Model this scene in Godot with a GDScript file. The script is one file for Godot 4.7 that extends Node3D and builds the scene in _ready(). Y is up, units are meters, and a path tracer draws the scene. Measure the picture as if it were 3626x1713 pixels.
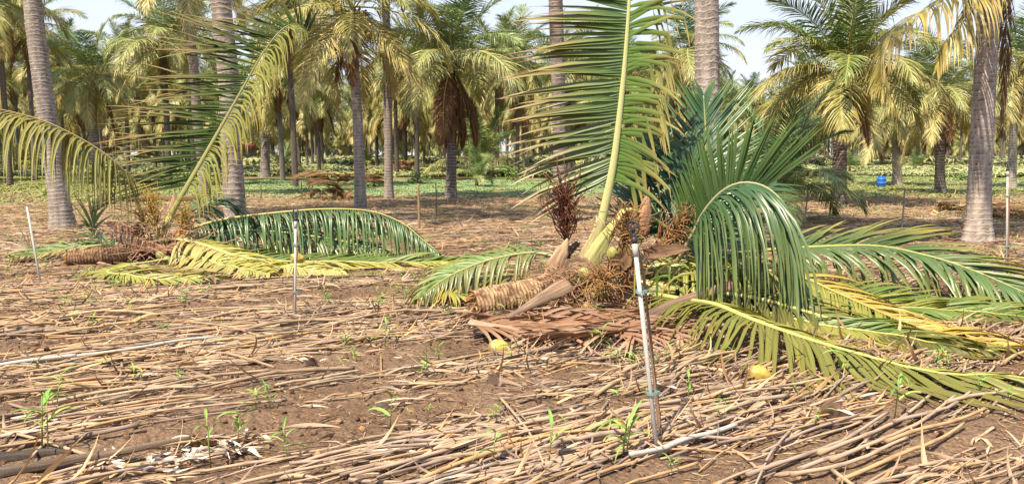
extends Node3D
# A coconut plantation after a storm: two palms snapped off and lying in a field of dry crop stalks.

var rng := RandomNumberGenerator.new()
var soft := FastNoiseLite.new()
var fine := FastNoiseLite.new()
var mats := {}
var bank := []          # frond meshes of standing palms, [class][variant]
var dead_bank := []
const RISE := [82.0, 62.0, 42.0, 22.0, 2.0, -22.0, -48.0]


func _ready():
	var cam := Camera3D.new()
	cam.name = "camera"
	cam.fov = 33.05
	cam.near = 0.05
	cam.far = 1500.0
	cam.position = Vector3(0, 1.6, 0)
	cam.rotation_degrees = Vector3(-6.14, 0, 0)
	add_child(cam)
	cam.make_current()
	var env := Environment.new()
	var sky_look := ProceduralSkyMaterial.new()
	sky_look.sky_top_color = Color(0.7, 0.78, 0.9)
	sky_look.sky_horizon_color = Color(0.93, 0.945, 0.965)
	sky_look.sky_curve = 0.16
	sky_look.ground_horizon_color = Color(0.72, 0.68, 0.6)
	sky_look.ground_bottom_color = Color(0.36, 0.29, 0.22)
	sky_look.sky_energy_multiplier = 0.84
	var sky := Sky.new()
	sky.sky_material = sky_look
	env.background_mode = Environment.BG_SKY
	env.sky = sky
	env.background_energy_multiplier = 1.0
	env.tonemap_mode = Environment.TONE_MAPPER_LINEAR
	env.tonemap_exposure = 2.02

	env.sdfgi_enabled = true
	env.ssao_enabled = true
	env.ssil_enabled = true
	var world := WorldEnvironment.new()
	world.name = "world"
	world.environment = env
	add_child(world)
	var sun := DirectionalLight3D.new()
	sun.name = "sun"
	sun.light_energy = 1.6
	sun.light_color = Color(1.0, 0.94, 0.84)
	sun.light_angular_distance = 0.5
	sun.shadow_enabled = true
	sun.look_at_from_position(Vector3(-3.6, 9.5, 4.6), Vector3.ZERO)
	add_child(sun)

	rng.seed = 20240517
	soft.seed = 11
	soft.frequency = 1.0
	soft.fractal_octaves = 3
	fine.seed = 23
	fine.frequency = 1.0
	fine.fractal_octaves = 2
	make_materials()
	make_ground()
	make_frond_bank()
	standing_palms()
	plantation_rows()
	young_palms()
	main_fallen_palm()
	left_fallen_palm()
	risers_and_pipes()
	far_things()
	loose_coconuts()
	field_litter()
	seedlings()
	ground_cover()


# ---------------------------------------------------------------- helpers
class M:
	var v := PackedVector3Array()
	var c := PackedColorArray()
	var i := PackedInt32Array()


func lin(r: float, g: float, b: float) -> Color:
	return Color(r / 255.0, g / 255.0, b / 255.0).srgb_to_linear()


func vary(c: Color, amount: float) -> Color:
	var k := 1.0 + rng.randf_range(-amount, amount)
	var w := rng.randf_range(-amount, amount) * 0.35
	return Color(c.r * k * (1.0 + w), c.g * k, c.b * k * (1.0 - w))


func tag(o: Node3D, label := "", category := "", group := "", kind := ""):
	if label: o.set_meta("label", label)
	if category: o.set_meta("category", category)
	if group: o.set_meta("group", group)
	if kind: o.set_meta("kind", kind)
	return o


var used := {}
func numbered(called: String) -> String:
	var n: int = used.get(called, 0)
	used[called] = n + 1
	return called if n == 0 else "%s_%03d" % [called, n]


func thing(called: String, label: String, category: String, at: Vector3, group := "") -> Node3D:
	var o := Node3D.new()
	o.name = numbered(called)
	o.position = at
	add_child(o)
	return tag(o, label, category, group)


func mesh_of(m: M, smooth := true) -> ArrayMesh:
	var a := []
	a.resize(Mesh.ARRAY_MAX)
	a[Mesh.ARRAY_VERTEX] = m.v
	a[Mesh.ARRAY_COLOR] = m.c
	a[Mesh.ARRAY_INDEX] = m.i
	if not smooth:
		var flat := ArrayMesh.new()
		flat.add_surface_from_arrays(Mesh.PRIMITIVE_TRIANGLES, a)
		return flat
	var st := SurfaceTool.new()
	st.create_from_arrays(a)
	st.generate_normals()
	return st.commit()


func place(called: String, mesh: Mesh, mat: Material, parent: Node, at := Vector3.ZERO) -> MeshInstance3D:
	var o := MeshInstance3D.new()
	o.mesh = mesh
	o.material_override = mat
	o.position = at
	if parent == self:
		o.name = numbered(called)
		add_child(o)
	else:
		var n := 0
		var wanted := called
		var taken: Dictionary = parent.get_meta("_names") if parent.has_meta("_names") else {}
		n = taken.get(called, 0)
		taken[called] = n + 1
		parent.set_meta("_names", taken)
		if n: wanted = "%s_%03d" % [called, n]
		o.name = wanted
		parent.add_child(o)
	return o


# builds a mesh given in world coordinates as a child of a thing (the thing's own place is taken off)
func build(called: String, m: M, mat: Material, parent: Node, smooth := true) -> MeshInstance3D:
	var off := Vector3.ZERO
	var p: Node = parent
	while p != self:
		off += p.position
		p = p.get_parent()
	if off != Vector3.ZERO:
		for k in m.v.size():
			m.v[k] -= off
	return place(called, mesh_of(m, smooth), mat, parent)


func scatter(called: String, mesh: Mesh, mat: Material, spots: Array, tints: Array, label: String, group := "") -> MultiMeshInstance3D:
	var mm := MultiMesh.new()
	mm.transform_format = MultiMesh.TRANSFORM_3D
	mm.use_colors = true
	mm.mesh = mesh
	mm.instance_count = spots.size()
	for k in spots.size():
		mm.set_instance_transform(k, spots[k])
		mm.set_instance_color(k, tints[k])
	var o := MultiMeshInstance3D.new()
	o.multimesh = mm
	o.material_override = mat
	o.name = numbered(called)
	add_child(o)
	return tag(o, label, "", group, "stuff")


func path(ctrl: Array, n: int) -> PackedVector3Array:
	var raw := PackedVector3Array()
	var last := ctrl.size() - 1
	for k in last:
		var a: Vector3 = ctrl[maxi(k - 1, 0)]
		var b: Vector3 = ctrl[k]
		var c: Vector3 = ctrl[k + 1]
		var d: Vector3 = ctrl[mini(k + 2, last)]
		for s in 10:
			raw.append(b.cubic_interpolate(c, a, d, s / 10.0))
	raw.append(ctrl[last])
	var total := 0.0
	for k in raw.size() - 1:
		total += raw[k].distance_to(raw[k + 1])
	var out := PackedVector3Array()
	var at := 0
	var run := 0.0
	for k in n:
		var want := total * k / (n - 1.0)
		while at < raw.size() - 2 and run + raw[at].distance_to(raw[at + 1]) < want:
			run += raw[at].distance_to(raw[at + 1])
			at += 1
		var seg := maxf(raw[at].distance_to(raw[at + 1]), 1e-6)
		out.append(raw[at].lerp(raw[at + 1], clampf((want - run) / seg, 0.0, 1.0)))
	return out


func tangent(p: PackedVector3Array, k: int) -> Vector3:
	return (p[mini(k + 1, p.size() - 1)] - p[maxi(k - 1, 0)]).normalized()


# a closed body swept along a path: half widths, half thicknesses, the side that is up, and how far its edges cup up
func sweep(m: M, p: PackedVector3Array, wid: Callable, thk: Callable, up: Vector3, cup: float, sides: int, tint: Callable):
	var n := p.size()
	var first := m.v.size()
	for k in n:
		var u := k / (n - 1.0)
		var t := tangent(p, k)
		var nn := up - t * up.dot(t)
		nn = nn.normalized() if nn.length() > 0.05 else t.cross(Vector3.RIGHT).normalized()
		var s := t.cross(nn)
		var w: float = wid.call(u)
		var h: float = thk.call(u)
		for j in sides:
			var a := TAU * j / sides
			var ca := cos(a)
			m.v.append(p[k] + s * (w * ca) + nn * (h * sin(a) + cup * w * ca * ca))
			m.c.append(tint.call(u, j))
	for k in n - 1:
		for j in sides:
			var a := first + k * sides + j
			var b := first + k * sides + (j + 1) % sides
			m.i.append_array([a, b, a + sides, b, b + sides, a + sides])
	for e in 2:
		var row := first + (0 if e == 0 else (n - 1) * sides)
		var mid := m.v.size()
		var sum := Vector3.ZERO
		for j in sides:
			sum += m.v[row + j]
		m.v.append(sum / sides)
		m.c.append(tint.call(float(e), 0))
		for j in sides:
			if e == 0: m.i.append_array([mid, row + (j + 1) % sides, row + j])
			else: m.i.append_array([mid, row + j, row + (j + 1) % sides])


func rod(m: M, a: Vector3, b: Vector3, r0: float, r1: float, sides: int, c: Color):
	var up := Vector3.UP if absf((b - a).normalized().y) < 0.9 else Vector3.RIGHT
	sweep(m, PackedVector3Array([a, b]), func(u): return lerpf(r0, r1, u), func(u): return lerpf(r0, r1, u), up, 0.0, sides, func(_u, _j): return c)


# one leaflet: a folded blade that leaves p along d, its width in the plane of d and along; it droops by g
func leaf(m: M, p: Vector3, d: Vector3, along: Vector3, length: float, half: float, segs: int, g: float, twist: float, snap: float, c0: Color, c1: Color, fold: float, floor_on: bool):
	var first := m.v.size()
	var step := length / segs
	var q := p
	var dir := d.normalized()
	for k in segs + 1:
		var u := float(k) / segs
		var w := along - dir * along.dot(dir)
		w = w.normalized() if w.length() > 0.08 else dir.cross(Vector3.UP).normalized()
		w = w.rotated(dir, twist * (0.1 + 1.3 * u))
		var hw := half * minf(1.0, 0.45 + u * 3.0) * (1.0 - pow(u, 2.4))
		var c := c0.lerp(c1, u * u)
		if k == segs:
			m.v.append(q)
			m.c.append(c)
		elif fold > 0.0:
			var nn := dir.cross(w) * (fold * hw)
			m.v.append(q + w * hw - nn)
			m.v.append(q + nn * 0.6)
			m.v.append(q - w * hw - nn)
			m.c.append(c)
			m.c.append(Color(c.r * 1.15, c.g * 1.12, c.b * 1.1))
			m.c.append(c)
		else:
			m.v.append(q + w * hw)
			m.v.append(q - w * hw)
			m.c.append(c)
			m.c.append(c)
		dir = (dir + Vector3.DOWN * (g * (0.5 + u) / segs * 2.0)).normalized()
		if snap > 0.0 and u >= snap:
			dir = (dir * 0.25 + Vector3.DOWN + along * 0.15).normalized()
			snap = -1.0
		q += dir * step
		if floor_on:
			var low := gh(q.x, q.z) + 0.04
			if q.y < low:
				q.y = low + 0.01 * u
				dir = Vector3(dir.x, maxf(dir.y, 0.0), dir.z)
				dir = dir.normalized() if dir.length() > 0.05 else Vector3(along.x, 0, along.z).normalized()
	var per := 3 if fold > 0.0 else 2
	for k in segs - 1:
		var a := first + k * per
		for j in per - 1:
			m.i.append_array([a + j, a + j + per, a + j + 1, a + j + 1, a + j + per, a + j + per + 1])
	var e := first + (segs - 1) * per
	for j in per - 1:
		m.i.append_array([e + j, first + segs * per, e + j + 1])


func blob(m: M, at: Vector3, r: Vector3, turn: Basis, bumps: float, rows: int, cols: int, c: Color, seed_at: float, tip := 0.0):
	var first := m.v.size()
	for a in rows + 1:
		var th := PI * a / rows
		for b in cols:
			var ph := TAU * b / cols
			var n := Vector3(sin(th) * cos(ph), cos(th), sin(th) * sin(ph))
			var k := 1.0 + bumps * soft.get_noise_3d(n.x * 1.3 + seed_at, n.y * 1.3, n.z * 1.3 + seed_at * 0.7)
			var v := n * r * k
			v.y += tip * r.y * pow(absf(n.y), 6.0) * signf(n.y)
			m.v.append(at + turn * v)
			var s := 1.0 + 0.25 * soft.get_noise_3d(n.x * 2.0 - seed_at, n.y * 2.0, n.z * 2.0)
			var scar := clampf(2.2 * fine.get_noise_3d(n.x * 2.6 + seed_at, n.y * 1.2, n.z * 2.6) - 0.35, 0.0, 0.75) if tip > 0.0 else 0.0
			if tip > 0.0: scar = maxf(scar, smoothstep(0.86, 0.98, absf(n.y)) * 0.8)
			m.c.append(Color(c.r * s, c.g * s, c.b * s).lerp(Color(0.2, 0.12, 0.05), scar))
	for a in rows:
		for b in cols:
			var p := first + a * cols + b
			var q := first + a * cols + (b + 1) % cols
			m.i.append_array([p, p + cols, q, q, p + cols, q + cols])


func speckle(size: int, freq: float, octaves: int, lo: Color, hi: Color, seed_at: int) -> NoiseTexture2D:
	var n := FastNoiseLite.new()
	n.seed = seed_at
	n.frequency = freq
	n.fractal_octaves = octaves
	var t := NoiseTexture2D.new()
	t.width = size
	t.height = size
	t.seamless = true
	t.noise = n
	var ramp := Gradient.new()
	ramp.colors = PackedColorArray([lo, hi])
	ramp.offsets = PackedFloat32Array([0.0, 1.0])
	t.color_ramp = ramp
	return t


func plain(called: String, rough: float, spec := 0.5, back := 0.0, tint := Color.WHITE) -> StandardMaterial3D:
	var m := StandardMaterial3D.new()
	m.resource_name = called
	m.vertex_color_use_as_albedo = true
	m.albedo_color = tint
	m.roughness = rough
	m.metallic_specular = spec
	m.cull_mode = BaseMaterial3D.CULL_DISABLED
	if back > 0.0:
		m.backlight_enabled = true
		m.backlight = Color(back, back, back * 0.6)
	mats[called] = m
	return m


func grained(m: StandardMaterial3D, scale: float, tex: Texture2D, bump: Texture2D = null, height := 0.0) -> StandardMaterial3D:
	m.albedo_texture = tex
	m.uv1_triplanar = true
	m.uv1_world_triplanar = true
	m.uv1_scale = Vector3.ONE * scale
	if bump:
		m.heightmap_enabled = true
		m.heightmap_texture = bump
		m.heightmap_scale = height
	return m


func make_materials():
	var grain := speckle(512, 0.03, 5, Color(0.72, 0.7, 0.68), Color(1, 1, 1), 3)
	var lumps := speckle(512, 0.02, 6, Color.BLACK, Color.WHITE, 5)
	grained(plain("soil", 1.0, 0.2), 0.9, speckle(1024, 0.035, 6, Color(0.62, 0.6, 0.58), Color(1, 1, 1), 8), lumps, 4.0)
	grained(plain("bark", 0.95, 0.25), 2.2, grain, lumps, 0.8)
	grained(plain("dry", 0.85, 0.3), 5.0, grain)
	grained(plain("fibre", 0.9, 0.3, 0.15), 9.0, grain)
	grained(plain("petiole", 0.5, 0.5), 6.0, speckle(256, 0.03, 4, Color(0.85, 0.85, 0.82), Color(1, 1, 1), 9))
	plain("leaf", 0.42, 0.5, 0.44)
	plain("dull_leaf", 0.62, 0.22, 0.24)
	plain("glossy_leaf", 0.36, 0.5, 0.24)
	plain("yellow_leaf", 0.45, 0.45, 0.44, Color(1.0, 0.97, 0.9))
	plain("dead_leaf", 0.8, 0.3, 0.24)
	plain("shoot", 0.5, 0.4, 0.5)
	plain("stalk", 0.8, 0.35)
	plain("litter", 0.85, 0.3, 0.2)
	grained(plain("plastic_grey", 0.6, 0.35), 7.0, grain)
	plain("plastic_black", 0.5, 0.4)
	plain("drum_blue", 0.4, 0.5)
	plain("husk", 0.5, 0.45)
	grained(plain("roof_tile", 0.9, 0.3), 1.0, grain)


# ---------------------------------------------------------------- the ground
func gh(x: float, z: float) -> float:
	var u := x * 0.9 - z * 0.42
	var w := x * 0.42 + z * 0.9
	var near := clampf((40.0 + z) / 25.0, 0.15, 1.0)
	return near * (0.045 * soft.get_noise_2d(u * 0.28, w * 0.85) + 0.016 * soft.get_noise_2d(x * 1.9 + 40.0, z * 1.9))


func lines(lo: float, hi: float, fine_lo: float, fine_hi: float, step: float, grow: float) -> PackedFloat32Array:
	var out := PackedFloat32Array()
	var x := fine_lo
	while x <= fine_hi:
		out.append(x)
		x += step
	var s := step
	while x < hi:
		s *= grow
		out.append(minf(x, hi))
		x += s
	x = fine_lo
	s = step
	while x > lo:
		s *= grow
		x -= s
		out.append(maxf(x, lo))
	out.sort()
	return out


func earth(x: float, z: float) -> Color:
	var d := -z
	var n := soft.get_noise_2d(x * 0.35 + 9.0, z * 0.35)
	var n2 := fine.get_noise_2d(x * 2.2, z * 2.2)
	var c := Color(0.255, 0.172, 0.117)
	c = c.lerp(Color(0.2, 0.128, 0.085), clampf(0.5 + n * 1.2, 0, 1))
	c = c.lerp(Color(0.33, 0.23, 0.16), clampf(n2 * 0.9, 0, 1) * 0.6)
	var far := smoothstep(13.0, 22.0, d + n * 4.0)
	c = c.lerp(Color(0.43, 0.33, 0.2), far * 0.85)
	var grass := smoothstep(29.0, 36.0, d + n * 6.0) * clampf(0.55 + n * 1.1, 0, 1)
	c = c.lerp(Color(0.2, 0.23, 0.075), grass)
	var deep := smoothstep(48.0, 70.0, d)
	return c.lerp(Color(0.26, 0.22, 0.1), deep * 0.7)


func make_ground():
	var xs := lines(-420.0, 420.0, -4.2, 4.6, 0.045, 1.06)
	var zs := lines(-900.0, 6.0, -11.5, -3.4, 0.045, 1.06)
	var m := M.new()
	for z in zs:
		for x in xs:
			var near := smoothstep(-16.0, -9.0, z)
			var clod := fine.get_noise_2d(x * 5.5, z * 5.5)
			m.v.append(Vector3(x, gh(x, z) + near * (0.012 * fine.get_noise_2d(x * 9.0 + 5.0, z * 9.0) + 0.05 * maxf(clod - 0.3, 0.0) * (0.4 + 0.6 * soft.get_noise_2d(x * 1.3, z * 1.3))), z))
			m.c.append(earth(x, z))
	var w := xs.size()
	for a in zs.size() - 1:
		for b in w - 1:
			var p := a * w + b
			m.i.append_array([p, p + 1, p + w, p + 1, p + w + 1, p + w])
	tag(place("ground", mesh_of(m), mats["soil"], self), "brown ploughed soil of the coconut field", "", "", "structure")


# ---------------------------------------------------------------- standing palms
const YOUNG_GREEN := Color(0.075, 0.15, 0.045)
const MID_GREEN := Color(0.17, 0.23, 0.07)
const OLIVE := Color(0.25, 0.27, 0.09)
const STRAW := Color(0.41, 0.36, 0.14)
const DRY_BROWN := Color(0.2, 0.11, 0.055)


func bank_frond(rise: float, bend: float, length: float, droop: float, c0: Color, c1: Color, wilt: float) -> ArrayMesh:
	var m := M.new()
	var n := 24
	var p := PackedVector3Array()
	var q := Vector3.ZERO
	var sway := rng.randf_range(-0.25, 0.25)
	for k in n + 1:
		var u := float(k) / n
		p.append(q)
		var a := deg_to_rad(rise - bend * pow(u, 1.5))
		q += Vector3(cos(a), sin(a), sway * u).normalized() * (length / n)
	var rib := c0.lerp(Color(0.46, 0.42, 0.15), 0.7)
	sweep(m, p, func(u): return lerpf(0.055, 0.006, pow(u, 0.6)), func(u): return lerpf(0.03, 0.005, u), Vector3.UP if rise < 60 else Vector3.LEFT, 0.0, 4, func(_u, _j): return rib)
	var per := 100
	var wave := rng.randf() * 90.0
	for k in per:
		var t := 0.15 + 0.85 * (k + 0.5) / per
		var f := t * n
		var b := p[int(f)].lerp(p[mini(int(f) + 1, n)], f - int(f))
		var tn := tangent(p, int(f))
		var up := (Vector3.UP - tn * tn.y)
		up = up.normalized() if up.length() > 0.1 else Vector3.LEFT
		var s := tn.cross(up).normalized()
		for side in [-1.0, 1.0]:
			if rng.randf() < 0.03 + wilt * 0.1: continue
			var ang := deg_to_rad(lerpf(74, 22, pow(t, 1.6)) + rng.randf_range(-7, 7) + 12.0 * fine.get_noise_2d(k * 0.17 + wave, side * 9.0))
			var ll: float = length * 0.29 * (0.5 + 0.5 * sin(PI * minf(1.0, 0.16 + t * 0.78))) * (1.0 - 0.55 * smoothstep(0.75, 1.0, t)) * rng.randf_range(0.85, 1.1)
			var d: Vector3 = (tn * cos(ang) + s * side * sin(ang) + up * rng.randf_range(0.1, 0.4)).normalized()
			var a0 := vary(c0, 0.22)
			var a1 := vary(c1, 0.25)
			leaf(m, b, d, tn, ll, rng.randf_range(0.015, 0.021), 3, droop * rng.randf_range(0.5, 1.6), rng.randf_range(-1.2, 1.2), rng.randf_range(0.3, 0.7) if rng.randf() < wilt else 0.0, a0, a1, 0.0, false)
	return mesh_of(m, false)


func make_frond_bank():
	var bends := [28.0, 52.0, 78.0, 92.0, 84.0, 58.0, 34.0]
	var droops := [0.2, 0.35, 0.5, 0.65, 0.75, 0.8, 0.7]
	var base := [YOUNG_GREEN, YOUNG_GREEN, MID_GREEN, MID_GREEN, OLIVE, OLIVE, STRAW]
	var ends := [MID_GREEN, MID_GREEN, MID_GREEN, OLIVE, STRAW, STRAW, DRY_BROWN.lerp(STRAW, 0.5)]
	for k in 7:
		var kinds := []
		for j in 3:
			var yellow := 0.25 * j
			kinds.append(bank_frond(RISE[k], bends[k] * rng.randf_range(0.85, 1.15), rng.randf_range(3.3, 3.9), droops[k], base[k].lerp(STRAW, yellow * 0.8), ends[k].lerp(STRAW, yellow), 0.04 + 0.02 * k))
		bank.append(kinds)
	for j in 3:
		dead_bank.append(bank_frond(-62.0, 22.0, 3.0, 1.4, DRY_BROWN, DRY_BROWN.lerp(Color(0.3, 0.19, 0.1), 0.3 * j), 0.2))


# ringed trunk along a path
func trunk_mesh(p: PackedVector3Array, r0: float, r1: float, flare: float, sides: int, gap: float, bold: float, tone: Color, ring_tone: Color) -> ArrayMesh:
	var m := M.new()
	var n := p.size()
	var total := 0.0
	for k in n - 1:
		total += p[k].distance_to(p[k + 1])
	var rings := int(total / gap)
	var levels := PackedFloat32Array()
	var part := PackedInt32Array()
	for k in rings:
		var y := (k + rng.randf_range(-0.22, 0.22)) / rings
		levels.append_array([y, y + 0.14 / rings, y + 0.3 / rings])
		part.append_array([0, 1, 2])
	levels.append(1.0)
	part.append(0)
	var ph := rng.randf() * 50.0
	for k in levels.size():
		var y := clampf(levels[k], 0.0, 1.0)
		var f := y * (n - 1)
		var at := p[int(f)].lerp(p[mini(int(f) + 1, n - 1)], f - int(f))
		var t := tangent(p, int(f))
		var side := t.cross(Vector3.BACK).normalized()
		var front := side.cross(t)
		var h := y * total
		var r := lerpf(r0, r1, y) * (1.0 + flare * exp(-h * 2.6) + 0.03 * soft.get_noise_1d(h * 0.8 + ph))
		for j in sides:
			var a := TAU * j / sides
			var wob := soft.get_noise_3d(cos(a) * 1.2 + ph, sin(a) * 1.2, h * 1.7)
			var jag := fine.get_noise_3d(cos(a) * 2.5, sin(a) * 2.5 + ph, h * 9.0)
			var proud := 0.0
			if part[k] == 1: proud = bold * (1.0 + jag)
			elif part[k] == 2: proud = -bold * 0.5 * (1.0 + jag)
			var rr := r * (1.0 + proud + 0.035 * wob)
			m.v.append(at + (side * cos(a) + front * sin(a)) * rr + t * (gap * 0.28 * wob))
			var c := tone.lerp(tone * 0.62, clampf(0.5 + 1.3 * soft.get_noise_3d(cos(a) * 1.6 + ph, sin(a) * 1.6, h * 1.1 + 7.0), 0, 1))
			if part[k] == 1: c = c.lerp(ring_tone, clampf(0.55 + jag * 1.1, 0, 1))
			elif part[k] == 2: c = c.lerp(Color(0.09, 0.07, 0.06), clampf(0.3 + jag * 1.3, 0, 0.75))
			m.c.append(c)
	for k in levels.size() - 1:
		for j in sides:
			var a := k * sides + j
			var b := k * sides + (j + 1) % sides
			m.i.append_array([a, a + sides, b, b, a + sides, b + sides])
	return mesh_of(m)


func coconut_mesh(c: Color, seed_at: float) -> ArrayMesh:
	var m := M.new()
	blob(m, Vector3.ZERO, Vector3(0.082, 0.112, 0.082), Basis(), 0.09, 12, 14, c, seed_at, 0.09)
	# the stalk end with its calyx flaps
	for k in 6:
		var a := TAU * k / 6
		leaf(m, Vector3(cos(a) * 0.01, 0.106, sin(a) * 0.01), Vector3(cos(a), 0.1, sin(a)), Vector3(-sin(a), 0, cos(a)), 0.045, 0.02, 3, 0.9, 0.0, 0.0, Color(0.3, 0.22, 0.09), Color(0.2, 0.12, 0.05), 0.2, false)
	return mesh_of(m)


var nut_meshes := []
var far_mesh: ArrayMesh


# the fronds and nuts of a crown, as parts of a palm
func crown(root: Node3D, head: Vector3, count: int, size: float, shade: String, dead: int, nuts: int, lowest := -58.0):
	if nut_meshes.is_empty():
		for c in [Color(0.16, 0.2, 0.05), Color(0.32, 0.28, 0.07), Color(0.3, 0.17, 0.06)]:
			nut_meshes.append(coconut_mesh(c, nut_meshes.size() * 3.1))
	var yaw := rng.randf() * TAU
	for k in count:
		var e := lerpf(84.0, lowest, pow((k + 0.5) / count, 0.9)) + rng.randf_range(-7, 7)
		yaw += 2.39996 + rng.randf_range(-0.2, 0.2)
		var cls := 0
		for q in 7:
			if absf(RISE[q] - e) < absf(RISE[cls] - e): cls = q
		var o := place("frond", bank[cls][rng.randi() % 3], mats[shade], root, head + Vector3(0, rng.randf_range(-0.12, 0.08), 0))
		o.basis = Basis(Vector3.UP, yaw) * Basis(Vector3.BACK, deg_to_rad(clampf(e - RISE[cls], -12, 12))) * Basis(Vector3.RIGHT, rng.randf_range(-0.25, 0.25)) * Basis.from_scale(Vector3.ONE * size * rng.randf_range(0.86, 1.1))
	for k in dead:
		var o := place("dead_frond", dead_bank[rng.randi() % 3], mats["dead_leaf"], root, head + Vector3(0, -0.15, 0))
		o.basis = Basis(Vector3.UP, yaw + k * 2.1) * Basis(Vector3.BACK, rng.randf_range(-0.28, 0.05)) * Basis.from_scale(Vector3.ONE * size * rng.randf_range(0.75, 1.0))
	for k in nuts:
		var a := rng.randf() * TAU
		var o := place("coconut", nut_meshes[rng.randi() % 3], mats["husk"], root, head + Vector3(cos(a) * 0.3, rng.randf_range(-0.6, -0.12), sin(a) * 0.3))
		o.basis = Basis.from_euler(Vector3(rng.randf_range(-0.6, 0.6), a, rng.randf_range(-0.6, 0.6))) * Basis.from_scale(Vector3.ONE * 1.15)
	# the stubs of old leaf bases round the growing point
	var m := M.new()
	for k in 14:
		var a := 2.4 * k
		var d := Vector3(cos(a), 0.9 - 0.1 * k, sin(a)).normalized()
		var b := head + root.position + Vector3(0, -0.35 + 0.02 * k, 0)
		sweep(m, PackedVector3Array([b, b + d * 0.25, b + d * 0.55 + Vector3(0, -0.03, 0)]), func(u): return lerpf(0.11, 0.05, u) * size, func(u): return 0.03, Vector3.UP, 0.25, 6, func(u, _j): return Color(0.2, 0.13, 0.075).lerp(Color(0.26, 0.25, 0.09), u))
	build("leaf_bases", m, mats["fibre"], root)


func palm(label: String, group: String, ctrl: Array, r0: float, r1: float, flare: float, sides: int, gap: float, bold: float, tone: Color, count: int, size: float, shade: String, dead: int, nuts: int, lowest := -58.0) -> Node3D:
	var foot: Vector3 = ctrl[0]
	foot.y = gh(foot.x, foot.z) - 0.04
	var root := thing("coconut_palm", label, "palm tree", foot, group)
	var local := []
	for q in ctrl: local.append(q - ctrl[0])
	var p := path(local, 28)
	place("trunk", trunk_mesh(p, r0, r1, flare, sides, gap, bold, tone, Color(0.7, 0.61, 0.55)), mats["bark"], root)
	if count:
		crown(root, local[local.size() - 1], count, size, shade, dead, nuts, lowest)
	return root


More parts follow.
